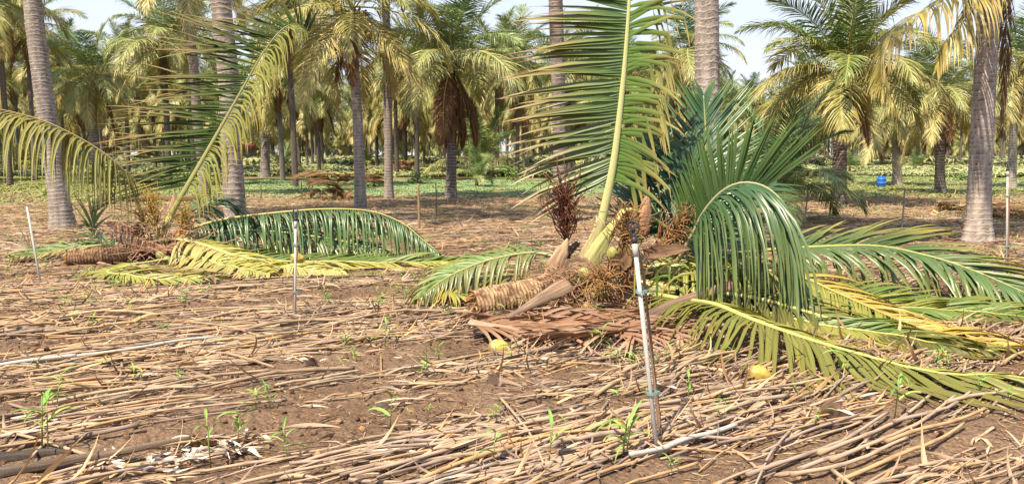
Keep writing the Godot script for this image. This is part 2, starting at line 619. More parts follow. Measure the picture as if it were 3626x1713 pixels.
func standing_palms():
	var grey := Color(0.52, 0.46, 0.415)
	palm("tall pale ringed trunk right of the upright fallen frond, widest trunk in view", "", [Vector3(2.91, -0.007, -11.9), Vector3(2.879, 0.954, -11.9), Vector3(2.832, 2.103, -11.9), Vector3(2.772, 3.783, -11.9), Vector3(2.67, 6.471, -11.9), Vector3(2.476, 13.337, -11.9)], 0.178, 0.15, 0.18, 30, 0.1, 0.034, Color(0.55, 0.48, 0.435), 14, 1.15, "leaf", 0, 6)
	palm("tall palm at the right edge with a flared pale base and drooping straw fronds", "", [Vector3(8.519, -0.017, -14.8), Vector3(8.491, 0.796, -14.8), Vector3(8.475, 2.225, -14.8), Vector3(8.458, 4.315, -14.8), Vector3(8.483, 6.341, -14.8), Vector3(8.488, 7.135, -14.8)], 0.2, 0.165, 0.5, 28, 0.095, 0.03, Color(0.66, 0.57, 0.51), 8, 1.1, "yellow_leaf", 1, 6, -30.0)
	var right_palm: Node3D = get_child(get_child_count() - 1)
	var straw_sides := {
		"left": {"len": 1.0, "a0": 74.0, "a1": 34.0, "g": 1.2, "lift": 0.1, "c0": Color(0.33, 0.29, 0.09), "c1": Color(0.43, 0.33, 0.14), "mess": 8.0, "snap": 0.15, "fold": 0.0},
		"right": {"len": 1.0, "a0": 74.0, "a1": 34.0, "g": 1.2, "lift": 0.1, "c0": Color(0.33, 0.3, 0.08), "c1": Color(0.42, 0.34, 0.13), "mess": 8.0, "snap": 0.15, "fold": 0.0},
	}
	var thin_side: Dictionary = straw_sides.right.duplicate()
	thin_side.len = 0.6
	var brown_sides := {
		"left": {"len": 0.7, "a0": 50.0, "a1": 20.0, "g": 1.2, "c0": Color(0.16, 0.1, 0.06), "c1": Color(0.22, 0.13, 0.07), "mess": 12.0, "fold": 0.0},
		"right": {"len": 0.7, "a0": 50.0, "a1": 20.0, "g": 1.2, "c0": Color(0.14, 0.09, 0.05), "c1": Color(0.24, 0.14, 0.07), "mess": 12.0, "fold": 0.0},
	}
	hero_frond(right_palm, "straw coloured frond reaching left with a hooked yellow tip", [Vector3(8.483, 7.2, -14.8), Vector3(8.239, 5.948, -14.6), Vector3(7.851, 4.839, -14.4), Vector3(7.305, 4.204, -14.2), Vector3(6.62, 3.843, -14), Vector3(6.227, 3.437, -13.9), Vector3(6.161, 2.974, -13.85), Vector3(6.323, 2.577, -13.8)], Vector3(-0.2, 1, 0.1), 0.05, 0.2, 110, false, Color(0.5, 0.42, 0.16), Color(0.5, 0.4, 0.1), straw_sides, "yellow_leaf", false, 5)
	hero_frond(right_palm, "straw frond hanging just left of its trunk", [Vector3(8.412, 7.163, -14.7), Vector3(8.194, 5.888, -14.4), Vector3(7.933, 4.577, -14.1), Vector3(7.65, 3.908, -14), Vector3(7.289, 3.469, -13.9), Vector3(7.117, 2.979, -13.9)], Vector3(-0.4, 1, 0.3), 0.05, 0.2, 100, false, Color(0.5, 0.42, 0.16), Color(0.5, 0.4, 0.1), {"left": straw_sides.left, "right": thin_side}, "yellow_leaf", false, 5)
	hero_frond(right_palm, "brown dead frond hanging along the right side of the trunk", [Vector3(8.541, 7.238, -14.9), Vector3(8.813, 5.755, -15.1), Vector3(8.99, 4.388, -15.2), Vector3(9.045, 3.323, -15.2), Vector3(9.056, 2.242, -15.2)], Vector3(0.6, 0, 1), 0.045, 0.2, 80, false, Color(0.2, 0.13, 0.08), Color(0.2, 0.12, 0.07), brown_sides, "dead_leaf", false, 5)
	hero_frond(right_palm, "straw frond at the very right edge", [Vector3(8.626, 7.276, -15), Vector3(8.953, 6.135, -15), Vector3(9.221, 4.883, -14.9), Vector3(9.411, 3.764, -14.8), Vector3(9.504, 2.929, -14.8)], Vector3(0.8, 0.4, 0.5), 0.045, 0.2, 90, false, Color(0.42, 0.36, 0.14), Color(0.4, 0.3, 0.1), straw_sides, "yellow_leaf", false, 5)
	palm("ringed palm trunk rising behind the leaning fallen frond on the left", "", [Vector3(-5.459, 0.009, -16), Vector3(-5.456, 0.731, -16), Vector3(-5.474, 1.507, -16), Vector3(-5.48, 3.037, -16), Vector3(-5.576, 4.535, -16), Vector3(-5.646, 7.583, -16), Vector3(-5.562, 12.258, -16)], 0.2, 0.185, 0.25, 26, 0.11, 0.036, Color(0.49, 0.425, 0.38), 13, 1.1, "leaf", 0, 5)
	palm("leaning grey palm at the far left with a broad swollen foot", "", [Vector3(-9.686, -0.011, -17.5), Vector3(-9.736, 0.735, -17.5), Vector3(-9.843, 1.92, -17.5), Vector3(-9.952, 3.171, -17.5), Vector3(-10.051, 4.81, -17.5), Vector3(-10.17, 7.833, -17.5), Vector3(-10.111, 12.159, -17.5)], 0.2, 0.15, 0.55, 24, 0.085, 0.026, grey, 12, 1.1, "leaf", 0, 5)
	palm("thin palm trunk standing directly behind the tall upright frond of the main fallen palm", "", [Vector3(1.153, 0.001, -19), Vector3(1.128, 1.03, -19), Vector3(1.092, 2.403, -19), Vector3(0.994, 5.085, -19), Vector3(0.908, 7.686, -19), Vector3(0.851, 11.853, -19)], 0.165, 0.155, 0.2, 18, 0.09, 0.016, Color(0.38, 0.31, 0.29), 12, 1.05, "leaf", 0, 4)
	palm("slender palm in the left centre with a low crown of yellowing fronds and nuts", "", [Vector3(-4.467, -0.009, -24), Vector3(-4.484, 1.461, -24), Vector3(-4.521, 3.072, -24), Vector3(-4.583, 4.547, -24), Vector3(-4.592, 5.779, -24)], 0.165, 0.13, 0.35, 16, 0.1, 0.014, grey, 20, 0.84, "yellow_leaf", 2, 9, -66.0)
	palm("straight slim palm just right of the slender yellowing palm, crown above the frame", "", [Vector3(-4.311, -0.004, -28.5), Vector3(-4.302, 1.435, -28.5), Vector3(-4.296, 3.483, -28.5), Vector3(-4.309, 6.827, -28.5), Vector3(-4.314, 8.923, -28.5)], 0.15, 0.125, 0.4, 16, 0.1, 0.014, Color(0.42, 0.36, 0.33), 20, 0.9, "yellow_leaf", 1, 4, -50.0)
	palm("short green palm in the centre with a hanging skirt of red-brown dead fronds", "", [Vector3(-2.179, -0.004, -29), Vector3(-2.156, 1.152, -29), Vector3(-2.114, 2.825, -29), Vector3(-2.14, 4.888, -29)], 0.19, 0.14, 0.35, 16, 0.11, 0.014, Color(0.24, 0.21, 0.2), 21, 1.02, "leaf", 11, 5, -12.0)
	palm("full palm right of centre with a dark trunk and wide golden-green crown", "", [Vector3(10.39, 0.003, -25.7), Vector3(10.356, 1.078, -25.7), Vector3(10.336, 2.686, -25.7), Vector3(10.33, 4.247, -25.7)], 0.165, 0.15, 0.35, 18, 0.1, 0.014, Color(0.26, 0.2, 0.18), 30, 1.02, "yellow_leaf", 1, 6, -24.0)
	palm("dark trunk standing close behind the full golden-green palm on the right", "", [Vector3(12.125, -0.012, -30.5), Vector3(12.091, 1.129, -30.5), Vector3(12.075, 2.888, -30.5), Vector3(12.051, 4.122, -30.5)], 0.14, 0.12, 0.35, 12, 0.12, 0.012, Color(0.13, 0.1, 0.09), 12, 0.8, "leaf", 0, 0)
	palm("thin palm trunk half hidden by the leaning fallen frond, pale foot showing in the field", "", [Vector3(-11.658, -0.039, -31), Vector3(-11.717, 1.121, -31), Vector3(-11.855, 2.509, -31), Vector3(-11.926, 5.114, -31), Vector3(-12.145, 7.286, -31), Vector3(-12.257, 9.424, -31)], 0.185, 0.165, 0.3, 14, 0.1, 0.014, Color(0.38, 0.31, 0.29), 20, 0.95, "leaf", 0, 3)
	palm("palm with a stout short trunk and low hanging fronds beside the blue drum", "", [Vector3(19.844, -0.068, -42), Vector3(19.772, 0.951, -42), Vector3(19.537, 2.771, -42), Vector3(19.33, 3.675, -42)], 0.22, 0.16, 0.4, 12, 0.12, 0.012, grey, 24, 0.85, "leaf", 2, 0, -40.0)
	palm("palm just left of the right edge trunk with a spreading pale green crown", "", [Vector3(17.189, -0.033, -32.7), Vector3(17.107, 1.411, -32.7), Vector3(17.051, 2.981, -32.7), Vector3(17.033, 4.133, -32.7)], 0.19, 0.15, 0.3, 12, 0.12, 0.012, Color(0.26, 0.225, 0.21), 24, 0.86, "leaf", 3, 4)
	palm("palm at the right edge behind the tall trunk, its foot beside the sprinkler pipe", "", [Vector3(23.294, -0.057, -38), Vector3(23.237, 1.38, -38), Vector3(23.215, 3.93, -38), Vector3(23.376, 5.908, -38)], 0.2, 0.15, 0.3, 12, 0.12, 0.012, grey, 24, 0.95, "leaf", 3, 4)
	palm("pale grey palm trunk left of centre under a dark skirt of hanging fronds", "", [Vector3(-17.547, 0.057, -58), Vector3(-17.462, 1.824, -58), Vector3(-17.232, 4.604, -58), Vector3(-16.935, 6.917, -58)], 0.34, 0.26, 0.3, 12, 0.16, 0.012, Color(0.34, 0.31, 0.3), 28, 1.15, "yellow_leaf", 8, 4, -66.0)
	palm("palm behind the drooping left frond with a light grey trunk and crown of green blades", "", [Vector3(-23.388, 0.666, -46), Vector3(-23.392, 2.22, -46), Vector3(-23.461, 4.202, -46), Vector3(-23.272, 6.815, -46)], 0.24, 0.2, 0.3, 12, 0.14, 0.012, Color(0.34, 0.31, 0.3), 26, 1.0, "leaf", 3, 4)


# palms of the rows behind the field: single fronds on the nearer ones, one joined crown on those behind
func plantation_rows():
	var crowns := []
	for k in 5:
		var st := SurfaceTool.new()
		var yaw := k * 1.3
		for j in 30:
			var e := lerpf(84.0, -58.0, (j + 0.5) / 30.0) + rng.randf_range(-7, 7)
			yaw += 2.39996 + rng.randf_range(-0.2, 0.2)
			var cls := 0
			for q in 7:
				if absf(RISE[q] - e) < absf(RISE[cls] - e): cls = q
			var b := Basis(Vector3.UP, yaw) * Basis(Vector3.BACK, deg_to_rad(clampf(e - RISE[cls], -12, 12))) * Basis.from_scale(Vector3.ONE * rng.randf_range(0.86, 1.1))
			st.append_from(bank[cls][rng.randi() % 3], 0, Transform3D(b, Vector3.ZERO))
		for j in 4:
			st.append_from(dead_bank[j % 3], 0, Transform3D(Basis(Vector3.UP, yaw + j * 1.7), Vector3(0, -0.15, 0)))
		crowns.append(st.commit())
	far_mesh = crowns[0]
	var trunks := []
	for k in 4:
		var lean := rng.randf_range(-0.05, 0.05)
		trunks.append(trunk_mesh(path([Vector3.ZERO, Vector3(lean, 0.3, 0), Vector3(lean * 3, 0.7, 0.02), Vector3(lean * 4, 1.0, 0)], 12), 0.16, 0.12, 0.0, 10, 0.018, 0.012, [Color(0.25, 0.22, 0.21), Color(0.17, 0.145, 0.135), Color(0.3, 0.27, 0.26), Color(0.2, 0.16, 0.14)][k], Color(0.36, 0.32, 0.29)))
	var front_row := []
	var deep_trunks := []
	var deep_crowns := []
	var deep_tones := []
	var z := 41.0
	var row := 0
	while z < 165.0:
		var x := -0.7 * z - 4.0 + (row % 2) * 3.6
		while x < 0.7 * z + 5.0:
			var px := x + rng.randf_range(-1.4, 1.4)
			var pz := z + rng.randf_range(-1.8, 1.8)
			x += 7.4
			var sight := px / pz
			if sight > 0.24 and pz < 84.0: continue
			if sight > -0.12 and pz < 46.0: continue      # the open ground on the right
			if absf(sight + 0.325) < 0.022 and pz < 100.0 and pz > 60.0: continue
			if rng.randf() < 0.06: continue
			var tall := rng.randf_range(6.0, 9.2) * (1.0 if sight < 0.24 else 1.05)
			if absf(px + 17.6) < 3.0 and absf(pz - 58.0) < 3.5: continue
			if absf(px + 23.7) < 3.0 and absf(pz - 46.0) < 3.5: continue
			if pz > 98.0:
				var turn := Basis(Vector3.UP, rng.randf() * TAU)
				deep_trunks.append(Transform3D(turn * Basis.from_scale(Vector3(1.0, tall, 1.0)), Vector3(px, -0.05, -pz)))
				deep_crowns.append(Transform3D(turn * Basis.from_scale(Vector3.ONE * rng.randf_range(0.95, 1.2)), Vector3(px, tall - 0.05, -pz)))
				deep_tones.append(vary(Color(0.95, 0.92, 0.85), 0.2))
				continue
			var close := pz < 63.0
			var root := thing("coconut_palm", "" if close else "distant coconut palm deep in the rows behind the field", "palm tree", Vector3(px, gh(px, -pz) - 0.05, -pz), "palms in the near rows at the back" if close else "palms deep in the rows at the back")
			if close: front_row.append(root)
			var kind := rng.randi() % 4
			var tr := place("trunk", trunks[kind], mats["bark"], root)
			tr.basis = Basis(Vector3.UP, rng.randf() * TAU) * Basis.from_scale(Vector3(1.0, tall, 1.0))
			var head: Vector3 = tr.basis * Vector3(0, 1, 0)
			var shade: String = ["leaf", "yellow_leaf", "leaf"][rng.randi() % 3]
			if close:
				root.set_meta("shade", "greener crown" if shade == "leaf" else "yellower crown")
				crown(root, head, 27, rng.randf_range(0.9, 1.12), shade, rng.randi_range(1, 6), rng.randi_range(0, 3), -50.0)
			else:
				var o := place("crown", crowns[rng.randi() % 5], mats[shade], root, head)
				o.basis = Basis(Vector3.UP, rng.randf() * TAU) * Basis.from_scale(Vector3.ONE * rng.randf_range(0.95, 1.2))
		z += 8.0
		row += 1
	front_row.sort_custom(func(p, q): return p.position.x / p.position.z > q.position.x / q.position.z)
	var places := "first second third fourth fifth sixth seventh eighth ninth tenth eleventh twelfth thirteenth fourteenth fifteenth sixteenth seventeenth eighteenth nineteenth twentieth twenty-first twenty-second twenty-third twenty-fourth twenty-fifth twenty-sixth twenty-seventh twenty-eighth twenty-ninth thirtieth thirty-first thirty-second thirty-third thirty-fourth".split(" ")
	for k in front_row.size():
		var tint: String = front_row[k].get_meta("shade")
		front_row[k].set_meta("label", "%s full palm from the left in the near rows at the back, %s" % [places[mini(k, places.size() - 1)], tint])
	scatter("deep_palm_trunks", trunks[2], mats["bark"], deep_trunks, deep_tones, "crowd of far palm trunks deep in the plantation")
	scatter("deep_palm_crowns", crowns[1], mats["leaf"], deep_crowns, deep_tones, "crowd of far palm crowns deep in the plantation")


# trunkless young palms
func young_palm(label: String, at: Vector3, count: int, size: float, shade: String, low: float, group := ""):
	at.y = gh(at.x, at.z) - 0.02
	var root := thing("young_palm", label, "young palm", at, group)
	var m := M.new()
	sweep(m, PackedVector3Array([at + Vector3(0, -0.05, 0), at + Vector3(0, 0.3 * size, 0), at + Vector3(0, 0.7 * size, 0)]), func(u): return lerpf(0.16, 0.08, u) * size, func(u): return lerpf(0.16, 0.08, u) * size, Vector3.RIGHT, 0.0, 9, func(u, _j): return Color(0.2, 0.14, 0.08).lerp(Color(0.2, 0.22, 0.07), u))
	build("stem", m, mats["fibre"], root)
	var yaw := rng.randf() * TAU
	for k in count:
		var e := lerpf(82.0, low, (k + 0.5) / count) + rng.randf_range(-5, 5)
		yaw += 2.39996
		var cls := 0
		for q in 7:
			if absf(RISE[q] - e) < absf(RISE[cls] - e): cls = q
		var o := place("frond", bank[cls][rng.randi() % 2], mats[shade], root, Vector3(0, 0.6 * size, 0))
		o.basis = Basis(Vector3.UP, yaw) * Basis(Vector3.BACK, deg_to_rad(clampf(e - RISE[cls], -12, 12))) * Basis.from_scale(Vector3.ONE * size * 0.62 * rng.randf_range(0.85, 1.1))


func young_palms():
	young_palm("small bushy young palm standing left of the dry frond heap", Vector3(-17.825, 0, -63.635), 11, 1.0, "leaf", 25.0)
	young_palm("young palm with a yellow heart just right of the slender palm trunk", Vector3(-14.765, 0, -82.777), 11, 0.95, "yellow_leaf", 30.0)
	young_palm("bright green young palm with broad blades right of the slim straight trunk", Vector3(-11.466, 0, -82.777), 11, 1.25, "leaf", 25.0)
	young_palm("small dark young palm on the green strip right of the skirted palm", Vector3(-1.747, 0, -40.291), 10, 0.7, "leaf", 20.0)
	young_palm("large spreading young palm between the skirted palm and the tall upright frond", Vector3(-2.061, 0, -58.038), 16, 2.0, "leaf", 0.0)
	young_palm("young palm beside the dark trunk of the full golden-green palm", Vector3(26.305, 0, -63.635), 10, 0.9, "leaf", 25.0)
	young_palm("small young palm on the open grass between blue drum and right trunks", Vector3(37.159, 0, -75.236), 9, 0.8, "yellow_leaf", 25.0)
	young_palm("tall spiky young palm behind the arching frond with a yellowing centre", Vector3(6.24, 0, -19.118), 17, 1.12, "leaf", 12.0)
	young_palm("low spreading palm at the far left behind the drooping frond", Vector3(-38.621, 0, -63.635), 13, 1.3, "yellow_leaf", 5.0)


# ---------------------------------------------------------------- fronds of the fallen palms
# side: {len, a0, a1, g, lift, c0, c1, snap, fold}: longest leaflet, angle to the rib at its foot and tip, droop, lift off the plane, colours, share of broken leaflets
func hero_frond(root: Node3D, label: String, ctrl: Array, normal: Vector3, width: float, bare: float, per: int, single: bool, rib0: Color, rib1: Color, sides: Dictionary, mat := "leaf", floor_on := true, segs := 6):
	var n := 40
	var p := path(ctrl, n)
	if floor_on:
		for k in n:
			p[k].y = maxf(p[k].y, gh(p[k].x, p[k].z) + 0.09)
	var hub := Node3D.new()
	hub.name = numbered_child(root, "frond")
	hub.position = p[0] - root.position
	root.add_child(hub)
	if label: hub.set_meta("label", label)
	var m := M.new()
	sweep(m, p, func(u): return width * (0.16 + 0.84 * pow(1.0 - u, 1.35)) * (1.0 + 0.9 * maxf(0.0, 0.12 - u) / 0.12), func(u): return width * 0.62 * (0.14 + 0.86 * pow(1.0 - u, 1.2)), normal, 0.12, 9, func(u, j): return rib0.lerp(rib1, u) * (1.0 if j < 5 else 0.9))
	build("rachis", m, mats["petiole"], hub)
	var joined := M.new()
	var wave := rng.randf() * 90.0
	for k in per:
		var t := bare + (1.0 - bare) * (k + 0.5) / per
		var f := t * (n - 1)
		var b := p[int(f)].lerp(p[mini(int(f) + 1, n - 1)], f - int(f))
		var tn := tangent(p, int(f))
		var nn := (normal - tn * normal.dot(tn)).normalized()
		var s := tn.cross(nn)
		var v := (k + 0.5) / per
		for key in sides:
			var o: Dictionary = sides[key]
			var from: float = o.get("from", 0.0)
			var to: float = o.get("to", 1.0)
			if v < from or v > to or rng.randf() < o.get("gaps", 0.07): continue
			var side: float = 1.0 if key == "right" else -1.0
			var ang := deg_to_rad(lerpf(o.a0, o.a1, v) + rng.randf_range(-1, 1) * o.get("mess", 4.0) + 2.2 * o.get("mess", 4.0) * fine.get_noise_2d(k * 0.19 + wave, side * 7.0))
			var prof: float = (0.62 + 0.38 * sin(PI * minf(1.0, 0.2 + v * 0.7))) * (1.0 - 0.62 * smoothstep(0.72, 1.0, v)) * rng.randf_range(0.8, 1.08)
			var d: Vector3 = (tn * cos(ang) + s * side * sin(ang) + nn * (o.get("lift", 0.0) + rng.randf_range(-0.06, 0.06))).normalized()
			var snap := 0.0
			if rng.randf() < o.get("snap", 0.0): snap = rng.randf_range(o.get("snap0", 0.3), 0.75)
			var c0 := vary(o.c0, 0.14)
			var c1 := vary(o.c1, 0.18)
			var alone: bool = single and not o.has("joined")
			var lm := M.new() if alone else joined
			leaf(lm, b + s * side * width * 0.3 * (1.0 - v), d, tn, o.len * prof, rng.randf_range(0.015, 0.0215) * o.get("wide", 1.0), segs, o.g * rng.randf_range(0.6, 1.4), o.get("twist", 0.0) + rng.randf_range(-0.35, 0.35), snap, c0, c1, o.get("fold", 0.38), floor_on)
			if alone:
				build("leaflet", lm, mats[mat], hub)
	if joined.v.size():
		tag(build("leaflets", joined, mats["dull_leaf" if single else mat], hub), "", "", "", "stuff")
	return hub


func numbered_child(parent: Node, called: String) -> String:
	var taken: Dictionary = parent.get_meta("_names") if parent.has_meta("_names") else {}
	var n: int = taken.get(called, 0)
	taken[called] = n + 1
	parent.set_meta("_names", taken)
	return called if n == 0 else "%s_%03d" % [called, n]


# a branched flower stalk that has shed most of its nuts
func flower_stalk(root: Node3D, called: String, at: Vector3, dir: Vector3, length: float, count: int, spread: float, c: Color, label := ""):
	var m := M.new()
	var d := dir.normalized()
	var stem := path([at, at + d * length * 0.4, at + d * length * 0.75 + Vector3(0, -0.02, 0)], 8)
	sweep(m, stem, func(u): return lerpf(0.018, 0.008, u), func(u): return lerpf(0.018, 0.008, u), Vector3(0.3, 0.2, 1), 0.0, 6, func(_u, _j): return c)
	for k in count:
		var b := stem[2 + k % 6]
		var w := Vector3(rng.randfn(), rng.randfn(), rng.randfn()).normalized()
		var q := (d + w * spread).normalized()
		var l := length * rng.randf_range(0.3, 0.75)
		var bend := Vector3(rng.randfn(), rng.randfn(), rng.randfn()) * 0.05 * length
		var tw := path([b, b + q * l * 0.35 + bend, b + q * l * 0.7 - bend + Vector3(0, -0.03, 0) * l, b + q * l + bend * 1.4 + Vector3(0, -0.12 * l, 0)], 8)
		var cc := vary(c, 0.25)
		sweep(m, tw, func(u): return lerpf(0.007, 0.004, u), func(u): return lerpf(0.007, 0.004, u), Vector3(0.3, 0.2, 1), 0.0, 4, func(u, j): return cc * (0.85 + 0.3 * ((int(u * 7.0) + j) % 2)))
	var o := build(called, m, mats["dry"], root)
	if label: o.set_meta("label", label)


# a stiff curved leaf base, spathe or dry leaf stalk
func shell(root: Node, called: String, ctrl: Array, up: Vector3, w: Array, thick: float, cup: float, c0: Color, c1: Color, mat := "fibre") -> MeshInstance3D:
	var m := M.new()
	var p := path(ctrl, 30)
	var ph := rng.randf() * 30.0
	var wf := func(u):
		var f: float = u * (w.size() - 1)
		return lerpf(w[int(f)], w[mini(int(f) + 1, w.size() - 1)], f - int(f)) * (1.0 + 0.22 * fine.get_noise_2d(u * 9.0, ph))
	sweep(m, p, wf, func(u): return thick * (1.0 - 0.6 * u), up, cup, 30, func(u, j): return c0.lerp(c1, clampf(u + 0.5 * fine.get_noise_2d(u * 4.0 + ph, j * 0.5), 0, 1)) * (1.0 + 0.75 * fine.get_noise_2d(u * 1.3 + ph, j * 1.9 + ph)))
	return build(called, m, mats[mat], root)


# the rough butt of a trunk near its crown: crowded torn leaf scars, a splintered end
func log_part(root: Node3D, ctrl: Array, r0: float, r1: float, pale: Color, deep: Color):
	var p := path(ctrl, 40)
	var m := M.new()
	var sides := 26
	var rows := 152
	var ph := rng.randf() * 40.0
	for k in rows + 1:
		var u := float(k) / rows
		var f := u * 39.0
		var at := p[int(f)].lerp(p[mini(int(f) + 1, 39)], f - int(f))
		var t := tangent(p, int(f))
		var side := t.cross(Vector3.UP).normalized()
		var up := side.cross(t)
		var r := lerpf(r0, r1, u)
		var beat := (k % 4) / 4.0
		for j in sides:
			var a := TAU * j / sides
			var jag := fine.get_noise_3d(cos(a) * 3.2 + ph, sin(a) * 3.2, u * 14.0)
			var wave := soft.get_noise_3d(cos(a) * 1.1, sin(a) * 1.1 + ph, u * 4.0)
			var rr := r * (1.0 + 0.03 * (beat if k % 4 else 1.0) + 0.06 * jag + 0.05 * wave)
			if k % 4 == 1: rr *= 0.96 + 0.05 * jag
			m.v.append(at + (side * cos(a) + up * sin(a)) * rr + t * (0.02 * wave + (0.03 * jag if k == 0 else 0.012 * jag)))
			var c := deep.lerp(pale, clampf(0.4 + beat * 0.4 + jag * 1.6 + wave * 0.9, 0, 1))
			if k % 4 == 1: c = c.lerp(Color(0.07, 0.045, 0.03), clampf(0.55 + jag * 1.5, 0, 0.9))
			m.c.append(c)
	for k in rows:
		for j in sides:
			var a := k * sides + j
			var b := k * sides + (j + 1) % sides
			m.i.append_array([a, a + sides, b, b, a + sides, b + sides])
	build("trunk", m, mats["bark"], root)
	# the broken end: a sunken core of torn fibres
	var e := M.new()
	var t0 := tangent(p, 0)
	var s0 := t0.cross(Vector3.UP).normalized()
	var u0 := s0.cross(t0)
	for ring in 4:
		var rad: float = r0 * [1.0, 0.8, 0.5, 0.04][ring]
		var push: float = [0.0, 0.05, 0.035, 0.05][ring]
		for j in sides:
			var a := TAU * j / sides
			var jag := fine.get_noise_3d(cos(a) * 4.0 * rad / r0, sin(a) * 4.0 * rad / r0, ring + ph)
			e.v.append(p[0] + (s0 * cos(a) + u0 * sin(a)) * rad + t0 * (push + 0.07 * jag * (0.0 if ring == 0 else 1.0)))
			e.c.append(Color(0.4, 0.2, 0.09).lerp(Color(0.16, 0.075, 0.035), clampf(0.5 + jag * 1.6, 0, 1)))
	for ring in 3:
		for j in sides:
			var a := ring * sides + j
			var b := ring * sides + (j + 1) % sides
			e.i.append_array([a, b, a + sides, b, b + sides, a + sides])
	for k in 46:
		var a := rng.randf() * TAU
		var rad := r0 * sqrt(rng.randf()) * 0.95
		var q := p[0] + (s0 * cos(a) + u0 * sin(a)) * rad + t0 * 0.05
		rod(e, q, q - t0 * rng.randf_range(0.06, 0.14) + Vector3(rng.randfn(), rng.randfn(), rng.randfn()) * 0.012, 0.009, 0.002, 4, vary(Color(0.42, 0.24, 0.11), 0.35))
	build("broken_end", e, mats["dry"], root)


func coconut(label: String, at: Vector3, turn: Vector3, c: Color, size: float, group := "", root: Node3D = null):
	var mesh := coconut_mesh(c, rng.randf() * 20.0)
	if root:
		var k := place("coconut", mesh, mats["husk"], root, at - root.position)
		k.basis = Basis.from_euler(turn) * Basis.from_scale(Vector3.ONE * size)
		return
	var o := place("coconut", mesh, mats["husk"], self, at)
	o.basis = Basis.from_euler(turn) * Basis.from_scale(Vector3.ONE * size)
	tag(o, label, "coconut", group)


